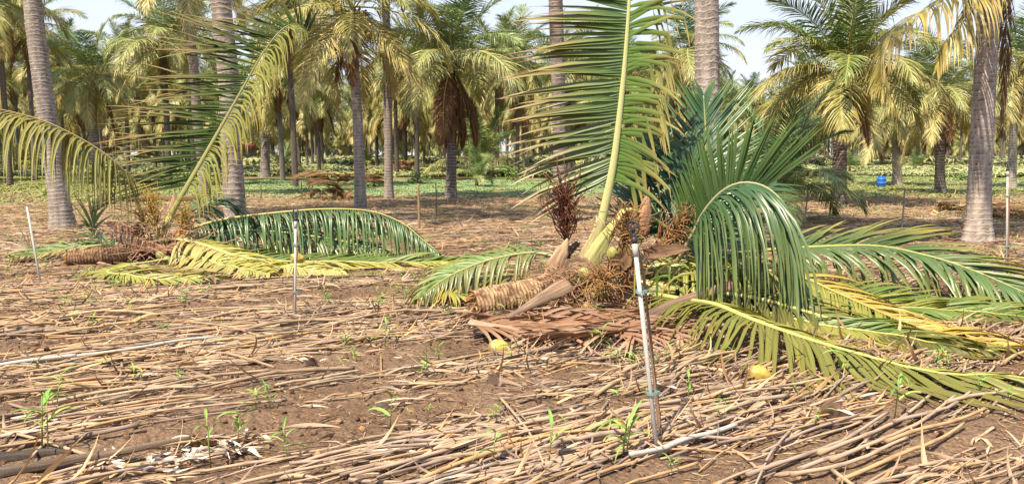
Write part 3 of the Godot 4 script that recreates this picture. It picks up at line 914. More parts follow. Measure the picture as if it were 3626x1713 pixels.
func main_fallen_palm():
	var base: Vector3 = Vector3(0.814, 0.285, -8.6)
	base.y = 0.0
	var root := thing("fallen_palm", "large snapped coconut palm lying right of centre, fronds sprawling to the right edge", "fallen palm", base)
	var green := Color(0.085, 0.15, 0.035)
	var dark := Color(0.035, 0.085, 0.04)
	var lime := Color(0.18, 0.2, 0.045)
	var gold := Color(0.33, 0.26, 0.055)
	var rust := Color(0.3, 0.15, 0.04)
	var rib := Color(0.5, 0.47, 0.17)
	var rib_y := Color(0.55, 0.45, 0.1)
	var tan := Color(0.36, 0.22, 0.12)
	var pale := Color(0.5, 0.37, 0.25)
	log_part(root, [Vector3(-0.39, 0.079, -8.05), Vector3(-0.113, 0.121, -8.15), Vector3(0.213, 0.157, -8.3), Vector3(0.554, 0.207, -8.5), Vector3(0.819, 0.277, -8.65)], 0.165, 0.18, Color(0.58, 0.39, 0.23), Color(0.15, 0.085, 0.05))

	# the tall frond that still stands up
	hero_frond(root, "tall upright frond with a pale rib and brown-tipped leaflets", [Vector3(0.841, 0.462, -8.55), Vector3(0.9, 0.713, -8.58), Vector3(0.971, 1.007, -8.6), Vector3(1.075, 1.55, -8.62), Vector3(1.158, 2.296, -8.66), Vector3(1.204, 2.872, -8.7), Vector3(1.226, 3.369, -8.76), Vector3(1.18, 4.13, -8.9)], Vector3(0.1, 0.1, 1), 0.058, 0.24, 88, true, Color(0.55, 0.52, 0.24), Color(0.46, 0.48, 0.2), {
		"left": {"len": 1.26, "a0": 118.0, "a1": 62.0, "g": 0.12, "lift": -0.05, "c0": Color(0.065, 0.115, 0.025), "c1": Color(0.26, 0.16, 0.06), "mess": 5.0, "twist": 0.7, "wide": 1.75, "fold": 0.25, "gaps": 0.04},
		"right": {"len": 0.85, "a0": 92.0, "a1": 44.0, "g": 0.5, "lift": 0.12, "c0": green, "c1": Color(0.42, 0.31, 0.13), "snap": 0.85, "snap0": 0.18, "joined": true, "mess": 10.0, "wide": 1.4, "fold": 0.25},
	}, "leaf", false)
	# the broken yellow stalk beside it
	hero_frond(root, "kinked yellow-green frond bent over beside the upright one", [Vector3(0.845, 0.419, -8.5), Vector3(0.962, 0.685, -8.45), Vector3(1.075, 0.893, -8.45), Vector3(1.204, 1.022, -8.5), Vector3(1.498, 0.923, -8.7), Vector3(1.807, 0.741, -8.95), Vector3(2.267, 0.558, -9.2), Vector3(2.829, 0.396, -9.4)], Vector3(0, 1, 0.3), 0.055, 0.42, 44, false, Color(0.52, 0.52, 0.2), rib_y, {
		"left": {"len": 1.0, "a0": 75.0, "a1": 40.0, "g": 0.25, "lift": 0.7, "c0": dark, "c1": green},
		"right": {"len": 0.9, "a0": 75.0, "a1": 40.0, "g": 0.9, "lift": 0.0, "c0": green, "c1": lime},
	})
	# fan of dark leaflets behind
	for f in [[[Vector3(1.263, 0.473, -8.8), Vector3(1.465, 0.714, -9), Vector3(1.61, 0.928, -9.1), Vector3(1.668, 1.19, -9.2), Vector3(1.59, 1.456, -9.3), Vector3(1.422, 1.636, -9.4)], 0.5, 0.8], [[Vector3(1.421, 0.443, -8.7), Vector3(1.735, 0.69, -8.8), Vector3(1.923, 0.942, -8.9), Vector3(2.002, 1.286, -9), Vector3(1.95, 1.635, -9.1)], 0.3, 0.9], [[Vector3(1.489, 0.456, -8.6), Vector3(1.782, 0.516, -8.8), Vector3(1.817, 0.714, -9), Vector3(1.674, 0.875, -9.2), Vector3(1.387, 0.952, -9.4)], 0.8, 0.9], [[Vector3(1.191, 0.416, -8.9), Vector3(1.392, 0.659, -9.1), Vector3(1.617, 0.952, -9.4), Vector3(1.728, 1.211, -9.8), Vector3(1.762, 1.391, -10.3)], 0.75, 1.15], [[Vector3(1.367, 0.372, -8.9), Vector3(1.75, 0.614, -9.1), Vector3(2.053, 1.004, -9.3), Vector3(2.249, 1.405, -9.6), Vector3(2.308, 1.873, -9.8), Vector3(2.297, 2.301, -9.9)], 0.1, 1.0], [[Vector3(1.322, 0.416, -8.9), Vector3(1.818, 0.467, -9.2), Vector3(2.36, 0.749, -9.6), Vector3(2.763, 1.062, -9.9), Vector3(3.089, 1.245, -10.2), Vector3(3.384, 1.234, -10.5)], 0.5, 0.75]]:
		hero_frond(root, "", f[0], Vector3(-0.2, 0.6, 0.8), 0.045, 0.25, 46, false, Color(0.3, 0.33, 0.12), Color(0.25, 0.3, 0.1), {
			"left": {"len": f[2], "a0": 62.0, "a1": 24.0, "g": f[1] * 0.35, "lift": 0.1, "c0": dark, "c1": green},
			"right": {"len": f[2], "a0": 62.0, "a1": 24.0, "g": f[1] * 0.5, "lift": 0.1, "c0": dark, "c1": green},
		}, "glossy_leaf")
	# the arching frond
	hero_frond(root, "arching frond with dark glossy leaflets hanging like a curtain", [Vector3(1.307, 0.342, -8.5), Vector3(1.652, 0.456, -8.35), Vector3(1.821, 0.747, -8.25), Vector3(1.939, 1.038, -8.15), Vector3(2.087, 1.241, -8.05), Vector3(2.252, 1.323, -7.95), Vector3(2.436, 1.288, -7.85), Vector3(2.58, 1.141, -7.75), Vector3(2.668, 0.903, -7.65), Vector3(2.685, 0.639, -7.5), Vector3(2.681, 0.395, -7.4)], Vector3(-0.15, 1, -0.15), 0.05, 0.25, 150, true, Color(0.3, 0.25, 0.14), Color(0.36, 0.38, 0.2), {
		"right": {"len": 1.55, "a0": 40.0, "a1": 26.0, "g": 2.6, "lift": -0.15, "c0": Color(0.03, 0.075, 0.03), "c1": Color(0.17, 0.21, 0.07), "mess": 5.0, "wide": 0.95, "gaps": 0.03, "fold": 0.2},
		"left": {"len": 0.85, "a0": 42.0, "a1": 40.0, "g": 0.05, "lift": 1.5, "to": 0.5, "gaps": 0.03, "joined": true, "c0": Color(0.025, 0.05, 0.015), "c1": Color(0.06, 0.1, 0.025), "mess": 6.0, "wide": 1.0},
	}, "glossy_leaf")
	# golden frond drooping to the right
	hero_frond(root, "golden frond with a rust coloured rib drooping to the right", [Vector3(1.182, 0.3, -8.5), Vector3(1.456, 0.399, -8.4), Vector3(1.836, 0.449, -8.25), Vector3(2.35, 0.444, -8.2), Vector3(2.824, 0.401, -8.05), Vector3(3.147, 0.268, -7.75), Vector3(3.457, 0.128, -7.25), Vector3(3.705, 0.03, -6.7), Vector3(3.933, -0.046, -6.3)], Vector3(0.1, 1, -0.25), 0.046, 0.16, 96, false, rib, Color(0.42, 0.25, 0.06), {
		"right": {"len": 1.1, "a0": 80.0, "a1": 24.0, "g": 2.0, "lift": -0.15, "c0": lime, "c1": gold, "snap": 0.1, "mess": 6.0, "wide": 0.95, "gaps": 0.1},
		"left": {"len": 1.0, "a0": 58.0, "a1": 16.0, "g": 0.7, "lift": 0.45, "c0": gold, "c1": rust.lerp(gold, 0.5), "mess": 8.0, "wide": 1.0},
	}, "yellow_leaf")
	# frond lying along the ground towards the lower right
	hero_frond(root, "yellow-green frond lying along the ground to the lower right edge", [Vector3(1.135, 0.16, -8.45), Vector3(1.467, 0.174, -8.2), Vector3(1.655, 0.206, -7.75), Vector3(1.798, 0.28, -7.1), Vector3(1.987, 0.25, -6.55), Vector3(2.311, 0.183, -6.1), Vector3(2.744, 0.108, -5.72), Vector3(3.067, 0.048, -5.52), Vector3(3.468, 0.004, -5.38), Vector3(3.749, -0.015, -5.3)], Vector3(0.05, 1, 0.1), 0.05, 0.14, 112, false, rib, Color(0.55, 0.5, 0.12), {
		"right": {"len": 1.25, "a0": 80.0, "a1": 16.0, "g": 1.9, "lift": 0.3, "c0": Color(0.14, 0.155, 0.04), "c1": Color(0.12, 0.1, 0.03), "mess": 7.0, "twist": 0.5, "wide": 1.15, "gaps": 0.06},
		"left": {"len": 0.85, "a0": 46.0, "a1": 12.0, "g": 0.9, "lift": 0.12, "c0": lime, "c1": gold, "mess": 6.0, "wide": 1.0},
	}, "yellow_leaf")
	# dark frond at the back right with hanging broken leaflets
	hero_frond(root, "dark green frond at the back right with broken hanging leaflets", [Vector3(1.604, 0.313, -9), Vector3(2.226, 0.422, -9.2), Vector3(2.781, 0.498, -9.25), Vector3(3.37, 0.543, -9.25), Vector3(4.119, 0.567, -9.2), Vector3(4.609, 0.483, -9), Vector3(4.921, 0.37, -8.6), Vector3(5.316, 0.162, -8.2), Vector3(5.678, -0.024, -8)], Vector3(0.1, 1, 0.15), 0.045, 0.3, 96, false, Color(0.3, 0.3, 0.1), Color(0.45, 0.42, 0.12), {
		"right": {"len": 1.0, "a0": 60.0, "a1": 25.0, "g": 0.9, "lift": 0.1, "c0": Color(0.06, 0.11, 0.035), "c1": lime, "snap": 0.6, "snap0": 0.1, "mess": 12.0, "wide": 1.3},
		"left": {"len": 1.15, "a0": 40.0, "a1": 14.0, "g": 0.18, "lift": 0.22, "c0": Color(0.06, 0.1, 0.03), "c1": gold, "mess": 8.0, "wide": 1.2},
	}, "glossy_leaf")
	# flattened fronds beneath
	hero_frond(root, "flattened frond lying under the dark one at the right", [Vector3(2.274, 0.134, -9), Vector3(2.813, 0.092, -8.6), Vector3(3.335, 0.04, -8.3), Vector3(4.01, 0.016, -8), Vector3(4.667, -0.004, -7.9), Vector3(5.262, -0.017, -7.85)], Vector3(0, 1, 0.2), 0.035, 0.1, 84, false, rib, gold, {
		"right": {"len": 0.8, "a0": 45.0, "a1": 14.0, "g": 0.5, "lift": 0.1, "c0": green, "c1": lime},
		"left": {"len": 0.8, "a0": 45.0, "a1": 14.0, "g": 0.5, "lift": 0.2, "c0": lime, "c1": gold},
	}, "yellow_leaf")
	hero_frond(root, "", [Vector3(1.225, 0.237, -8.5), Vector3(1.606, 0.24, -8.3), Vector3(2.024, 0.197, -8), Vector3(2.459, 0.115, -7.5), Vector3(2.892, 0.038, -7), Vector3(3.375, -0.031, -6.7)], Vector3(0, 1, 0.2), 0.045, 0.2, 84, false, Color(0.48, 0.45, 0.18), rib, {
		"right": {"len": 0.85, "a0": 70.0, "a1": 20.0, "g": 1.0, "lift": 0.1, "c0": lime, "c1": gold, "snap": 0.15},
		"left": {"len": 0.8, "a0": 55.0, "a1": 18.0, "g": 0.6, "lift": 0.3, "c0": green, "c1": lime},
	}, "yellow_leaf")
	hero_frond(root, "", [Vector3(1.746, 0.328, -8.6), Vector3(2.355, 0.3, -8.5), Vector3(2.952, 0.211, -8.4), Vector3(3.536, 0.144, -8.3), Vector3(4.136, 0.078, -8.1), Vector3(4.608, 0.016, -7.8), Vector3(4.832, -0.066, -7.3)], Vector3(0, 1, 0.2), 0.04, 0.2, 90, false, rib, rib_y, {
		"right": {"len": 0.95, "a0": 66.0, "a1": 20.0, "g": 1.4, "lift": 0.1, "c0": Color(0.07, 0.11, 0.03), "c1": lime, "mess": 10.0, "snap": 0.2},
		"left": {"len": 0.95, "a0": 50.0, "a1": 16.0, "g": 0.7, "lift": 0.4, "c0": green, "c1": gold, "mess": 10.0, "snap": 0.2},
	}, "yellow_leaf")
	hero_frond(root, "", [Vector3(1.848, 0.24, -8.1), Vector3(2.329, 0.23, -7.7), Vector3(2.755, 0.155, -7.3), Vector3(3.125, 0.06, -6.9), Vector3(3.438, -0.016, -6.5), Vector3(3.749, -0.052, -6.2)], Vector3(0, 1, 0.1), 0.04, 0.1, 84, false, rib, rib_y, {
		"right": {"len": 0.8, "a0": 60.0, "a1": 18.0, "g": 1.4, "lift": 0.1, "c0": Color(0.08, 0.09, 0.025), "c1": Color(0.14, 0.11, 0.035), "mess": 12.0},
		"left": {"len": 0.9, "a0": 50.0, "a1": 16.0, "g": 0.7, "lift": 0.3, "c0": Color(0.1, 0.12, 0.03), "c1": gold, "mess": 12.0},
	}, "yellow_leaf")
	# small fronds on the left of the crown
	hero_frond(root, "short drooping frond left of the crown with limp leaflets", [Vector3(0.651, 0.408, -8.7), Vector3(0.46, 0.501, -8.75), Vector3(0.225, 0.534, -8.8), Vector3(-0.077, 0.507, -8.7), Vector3(-0.372, 0.439, -8.6), Vector3(-0.696, 0.315, -8.4), Vector3(-0.924, 0.162, -8.2)], Vector3(0, 1, 0.1), 0.042, 0.22, 50, false, Color(0.32, 0.34, 0.16), Color(0.36, 0.3, 0.08), {
		"left": {"len": 0.62, "a0": 70.0, "a1": 24.0, "g": 2.4, "lift": 0.1, "c0": Color(0.14, 0.17, 0.06), "c1": Color(0.34, 0.28, 0.11), "mess": 12.0},
		"right": {"len": 0.7, "a0": 60.0, "a1": 20.0, "g": 0.9, "lift": 0.4, "c0": green, "c1": gold, "mess": 12.0},
	})
	hero_frond(root, "yellow frond tip curled on the soil behind the broken trunk", [Vector3(0.184, 0.283, -8.9), Vector3(-0.25, 0.262, -8.75), Vector3(-0.628, 0.276, -8.6), Vector3(-0.713, 0.24, -8.45), Vector3(-0.607, 0.186, -8.3), Vector3(-0.397, 0.141, -8.2)], Vector3(0, 1, 0), 0.022, 0.1, 40, false, gold, gold, {
		"left": {"len": 0.5, "a0": 60.0, "a1": 20.0, "g": 0.5, "lift": 0.1, "c0": lime, "c1": gold, "mess": 6.0},
		"right": {"len": 0.4, "a0": 50.0, "a1": 20.0, "g": 0.5, "lift": 0.1, "c0": lime, "c1": gold, "mess": 6.0},
	}, "yellow_leaf")
	# leaf bases, spathes and dry stalks about the crown
	var up := Vector3(0, 0.3, 1)
	shell(root, "leaf_base", [Vector3(0.727, 0.118, -8.45), Vector3(0.741, 0.308, -8.45), Vector3(0.801, 0.514, -8.48), Vector3(0.882, 0.719, -8.52), Vector3(0.942, 0.905, -8.56)], up, [0.12, 0.13, 0.1, 0.075, 0.048], 0.02, -0.25, Color(0.34, 0.24, 0.16), Color(0.46, 0.42, 0.2))
	shell(root, "leaf_base", [Vector3(0.682, 0.284, -8.28), Vector3(0.736, 0.372, -8.3), Vector3(0.82, 0.511, -8.34), Vector3(0.936, 0.69, -8.4), Vector3(1.062, 0.873, -8.44)], up, [0.07, 0.1, 0.1, 0.075, 0.05], 0.025, -0.2, Color(0.36, 0.34, 0.17), Color(0.42, 0.42, 0.16))
	shell(root, "leaf_base", [Vector3(0.465, 0.139, -8.4), Vector3(0.431, 0.315, -8.4), Vector3(0.464, 0.48, -8.42), Vector3(0.54, 0.621, -8.46), Vector3(0.584, 0.721, -8.5)], up, [0.06, 0.1, 0.1, 0.07, 0.01], 0.014, -0.3, Color(0.26, 0.14, 0.08), Color(0.5, 0.36, 0.24))
	shell(root, "leaf_base", [Vector3(0.782, 0.323, -8.35), Vector3(0.843, 0.215, -8.25), Vector3(0.862, 0.13, -8.15), Vector3(0.882, 0.045, -8.1)], up, [0.1, 0.13, 0.1, 0.03], 0.02, -0.2, pale, Color(0.3, 0.19, 0.12))
	shell(root, "leaf_base", [Vector3(1.053, 0.248, -8.3), Vector3(1.015, 0.158, -8.22), Vector3(0.976, 0.068, -8.15)], up, [0.08, 0.12, 0.07], 0.02, -0.2, Color(0.33, 0.21, 0.13), Color(0.22, 0.13, 0.08))
	shell(root, "leaf_base", [Vector3(0.54, 0.372, -8.3), Vector3(0.621, 0.463, -8.3), Vector3(0.734, 0.449, -8.28), Vector3(0.821, 0.379, -8.25)], up, [0.03, 0.08, 0.09, 0.04], 0.015, 0.3, Color(0.26, 0.16, 0.1), Color(0.4, 0.28, 0.18))
	shell(root, "leaf_base", [Vector3(0.993, 0.144, -8.3), Vector3(1.167, 0.379, -8.25), Vector3(1.356, 0.496, -8.3), Vector3(1.554, 0.553, -8.5)], up, [0.05, 0.07, 0.05, 0.03], 0.02, -0.2, Color(0.5, 0.42, 0.32), Color(0.4, 0.3, 0.2))
	shell(root, "leaf_base", [Vector3(1.149, 0.174, -8.25), Vector3(1.258, 0.068, -8.15), Vector3(1.344, 0.006, -8.05)], up, [0.06, 0.06, 0.02], 0.02, -0.2, Color(0.42, 0.26, 0.16), Color(0.3, 0.18, 0.1))
	shell(root, "leaf_base", [Vector3(1.12, 0.302, -8.35), Vector3(1.351, 0.273, -8.25), Vector3(1.668, 0.223, -8.2)], up, [0.07, 0.06, 0.045], 0.03, -0.1, Color(0.48, 0.42, 0.22), Color(0.42, 0.4, 0.14), "petiole")
	shell(root, "leaf_base", [Vector3(1.126, 0.366, -8.4), Vector3(1.438, 0.43, -8.3), Vector3(1.795, 0.445, -8.25)], up, [0.07, 0.06, 0.045], 0.03, -0.1, Color(0.46, 0.4, 0.24), Color(0.42, 0.38, 0.16), "petiole")
	shell(root, "spathe", [Vector3(1.342, 0.763, -8.5), Vector3(1.396, 0.968, -8.55), Vector3(1.427, 1.112, -8.6), Vector3(1.458, 1.256, -8.65)], up, [0.09, 0.085, 0.05, 0.004], 0.016, -0.35, Color(0.3, 0.16, 0.09), Color(0.4, 0.26, 0.18))
	shell(root, "spathe", [Vector3(0.992, 0.394, -8.15), Vector3(1.045, 0.474, -8.1), Vector3(1.123, 0.563, -8.1), Vector3(1.164, 0.66, -8.12)], up, [0.03, 0.1, 0.09, 0.01], 0.012, 0.4, Color(0.13, 0.075, 0.045), Color(0.2, 0.12, 0.07))
	shell(root, "spathe", [Vector3(1.338, 0.59, -8.2), Vector3(1.529, 0.629, -8.15), Vector3(1.729, 0.657, -8.15), Vector3(1.82, 0.639, -8.2)], up, [0.05, 0.07, 0.05, 0.005], 0.012, 0.4, Color(0.15, 0.08, 0.05), Color(0.3, 0.2, 0.13))
	shell(root, "leaf_base", [Vector3(0.459, 0.313, -8.7), Vector3(0.568, 0.501, -8.75), Vector3(0.721, 0.647, -8.8)], up, [0.06, 0.05, 0.03], 0.03, -0.2, Color(0.1, 0.075, 0.06), Color(0.2, 0.15, 0.12))
	# flower stalks and nuts
	flower_stalk(root, "flower_stalk", Vector3(0.932, 0.333, -8.15), Vector3(-0.15, 0.2, 0.8), 0.42, 80, 1.4, Color(0.4, 0.235, 0.1), "orange branched flower stalk hanging over a coconut")
	flower_stalk(root, "flower_stalk", Vector3(1.117, 0.531, -8.35), Vector3(0.15, 1, 0.4), 0.55, 84, 0.9, Color(0.38, 0.22, 0.1))
	flower_stalk(root, "flower_stalk", Vector3(1.429, 0.553, -8.5), Vector3(0.7, 0.7, 0.2), 0.65, 80, 0.85, Color(0.36, 0.2, 0.095))
	flower_stalk(root, "flower_stalk", Vector3(0.609, 0.498, -8.6), Vector3(-0.12, 1, 0.05), 0.82, 100, 0.5, Color(0.22, 0.095, 0.06), "dark red dry flower stalk standing straight up")
	flower_stalk(root, "flower_stalk", Vector3(1.051, 0.372, -8.3), Vector3(0.4, 0.4, 0.7), 0.35, 40, 1.2, Color(0.34, 0.16, 0.06))
	coconut("", Vector3(1.231, 0.611, -8.3), Vector3(0.4, 0.3, 0.5), Color(0.36, 0.38, 0.1), 1.0, "", root)
	coconut("", Vector3(1.166, 0.522, -8.35), Vector3(0.2, 1.3, -0.4), Color(0.3, 0.34, 0.09), 1.0, "", root)
	coconut("", Vector3(1.058, 0.568, -8.38), Vector3(0.9, 0.3, 0.2), Color(0.34, 0.35, 0.1), 0.95, "", root)
	coconut("", Vector3(0.898, 0.257, -8.12), Vector3(0.1, 0.3, 0.1), Color(0.27, 0.26, 0.06), 1.0, "", root)
	coconut("", Vector3(0.743, 0.387, -8.2), Vector3(0.3, 0.2, 0.6), Color(0.42, 0.44, 0.16), 0.75, "", root)

	# loose dead stalks and a heap of dead fronds in front: things that lie on their own
	var o := shell(self, "dead_leaf_stalk", [Vector3(-0.311, -0.022, -6.95), Vector3(-0.118, 0.084, -7.2), Vector3(0.088, 0.172, -7.4), Vector3(0.308, 0.267, -7.6), Vector3(0.551, 0.368, -7.75)], Vector3(0, 0.7, 1), [0.012, 0.034, 0.038, 0.06, 0.085], 0.03, -0.2, Color(0.12, 0.1, 0.095), Color(0.36, 0.24, 0.16), "dry")
	tag(o, "dark grey dry leaf stalk leaning across the front of the broken trunk", "leaf stalk")
	o = shell(self, "dead_leaf_stalk", [Vector3(1.055, -0.003, -7.15), Vector3(1.282, 0.126, -7.35), Vector3(1.528, 0.221, -7.5), Vector3(1.81, 0.294, -7.6), Vector3(2.112, 0.361, -7.7)], Vector3(0, 0.7, 1), [0.06, 0.055, 0.045, 0.045, 0.05], 0.04, -0.1, Color(0.15, 0.115, 0.1), Color(0.34, 0.21, 0.14), "dry")
	tag(o, "curved brown dry leaf stalk resting on the front frond, its blunt end raised right", "leaf stalk")
	o = shell(self, "dead_leaf_stalk", [Vector3(0.311, 0.038, -7.85), Vector3(0.513, 0.054, -7.85), Vector3(0.747, 0.026, -7.85), Vector3(1.052, -0.007, -7.8), Vector3(1.361, 0.016, -7.8)], Vector3(0, 0.7, 1), [0.1, 0.075, 0.07, 0.06, 0.03], 0.045, -0.2, Color(0.38, 0.25, 0.17), Color(0.42, 0.37, 0.34), "dry")
	tag(o, "short silvery brown leaf stalk lying flat below the coconuts", "leaf stalk")
	var heap := [
		[[Vector3(-0.372, 0.147, -6.95), Vector3(-0.027, 0.109, -6.9), Vector3(0.381, 0.085, -6.85), Vector3(0.789, 0.057, -6.85), Vector3(1.207, 0.039, -6.9), Vector3(1.699, 0.033, -7.1)], "brown dead frond lying lowest in front of the fallen crown"],
		[[Vector3(1.816, 0.118, -7.3), Vector3(1.284, 0.094, -7.15), Vector3(0.823, 0.084, -7.15), Vector3(0.331, 0.084, -7.25), Vector3(-0.175, 0.108, -7.35), Vector3(-0.436, 0.103, -7.45)], "brown dead frond under the broken trunk, tips at its splintered end"],
		[[Vector3(1.647, 0.095, -7.7), Vector3(1.159, 0.096, -7.5), Vector3(0.709, 0.088, -7.45), Vector3(0.268, 0.096, -7.5), Vector3(-0.067, 0.077, -7.5)], "reddish dead frond beneath the silvery leaf stalk"],
		[[Vector3(-0.133, 0.062, -7.05), Vector3(0.218, 0.105, -7.1), Vector3(0.681, 0.112, -7.15), Vector3(1.114, 0.095, -7.2), Vector3(1.543, 0.066, -7.2)], "pinkish dead frond lying across the middle of the heap"],
		[[Vector3(1.875, 0.051, -7.1), Vector3(1.432, 0.045, -7), Vector3(0.919, 0.048, -6.8), Vector3(0.506, 0.044, -6.7), Vector3(0.139, 0.048, -6.65)], "dead frond whose tips end nearest the yellow coconut"],
	]
	for h in heap:
		var hr := thing("dead_frond", h[1], "dead frond", h[0][0])
		hero_frond(hr, "", h[0], Vector3(0, 1, 0.1), 0.04, 0.02, 60, false, Color(0.4, 0.26, 0.17), Color(0.44, 0.29, 0.19), {
			"left": {"len": 0.75, "a0": 34.0, "a1": 6.0, "g": 0.5, "lift": 0.25, "c0": Color(0.22, 0.12, 0.07), "c1": Color(0.46, 0.34, 0.25), "mess": 22.0, "wide": 1.0, "twist": 0.9, "snap": 0.2},
			"right": {"len": 0.75, "a0": 34.0, "a1": 6.0, "g": 0.5, "lift": 0.25, "c0": Color(0.18, 0.095, 0.055), "c1": Color(0.4, 0.28, 0.2), "mess": 22.0, "wide": 1.0, "twist": 0.9, "snap": 0.2},
		}, "dead_leaf")
	# loose brown fibres and shreds about the crown
	var m := M.new()
	for k in 620:
		var b: Vector3 = Vector3(0.786, 0.248, -8.3)
		b += Vector3(rng.randfn() * 0.28, rng.randf_range(-0.25, 0.22), rng.randfn() * 0.16)
		b.y = maxf(b.y, 0.05)
		var q := b + Vector3(rng.randfn() * 0.16, rng.randf_range(-0.2, 0.12), rng.randfn() * 0.12)
		q.y = maxf(q.y, 0.02)
		sweep(m, path([b, b.lerp(q, 0.5) + Vector3(rng.randfn(), rng.randfn(), rng.randfn()) * 0.025, q], 5), func(u): return 0.005 * (1.0 - 0.6 * u), func(_u): return 0.002, Vector3(0.2, 0.3, 1), 0.0, 4, func(_u, _j): return [Color(0.3, 0.17, 0.1), Color(0.14, 0.075, 0.045), Color(0.42, 0.28, 0.18), Color(0.2, 0.11, 0.07)][k % 4])
	tag(build("fibres", m, mats["dead_leaf"], root), "", "", "", "stuff")
	# torn leaflets tangled between the fronds
	m = M.new()
	for k in 150:
		var b: Vector3 = Vector3(1.787, 0.346, -8.2)
		b += Vector3(rng.randf_range(-0.45, 0.75), rng.randf_range(-0.2, 0.22), rng.randf_range(-0.4, 0.25))
		b.y = maxf(b.y, 0.08)
		leaf(m, b, Vector3(rng.randfn(), rng.randfn() * 0.6, rng.randfn() * 0.7).normalized(), Vector3(1, rng.randfn(), 0.3).normalized(), rng.randf_range(0.3, 0.8), 0.014, 6, 1.2, rng.randf_range(-0.8, 0.8), rng.randf_range(0.2, 0.7) if k % 3 == 0 else 0.0, vary(lime if k % 2 else green, 0.25), vary(gold if k % 2 else lime, 0.25), 0.35, true)
	tag(build("torn_leaflets", m, mats["yellow_leaf"], root), "", "", "", "stuff")


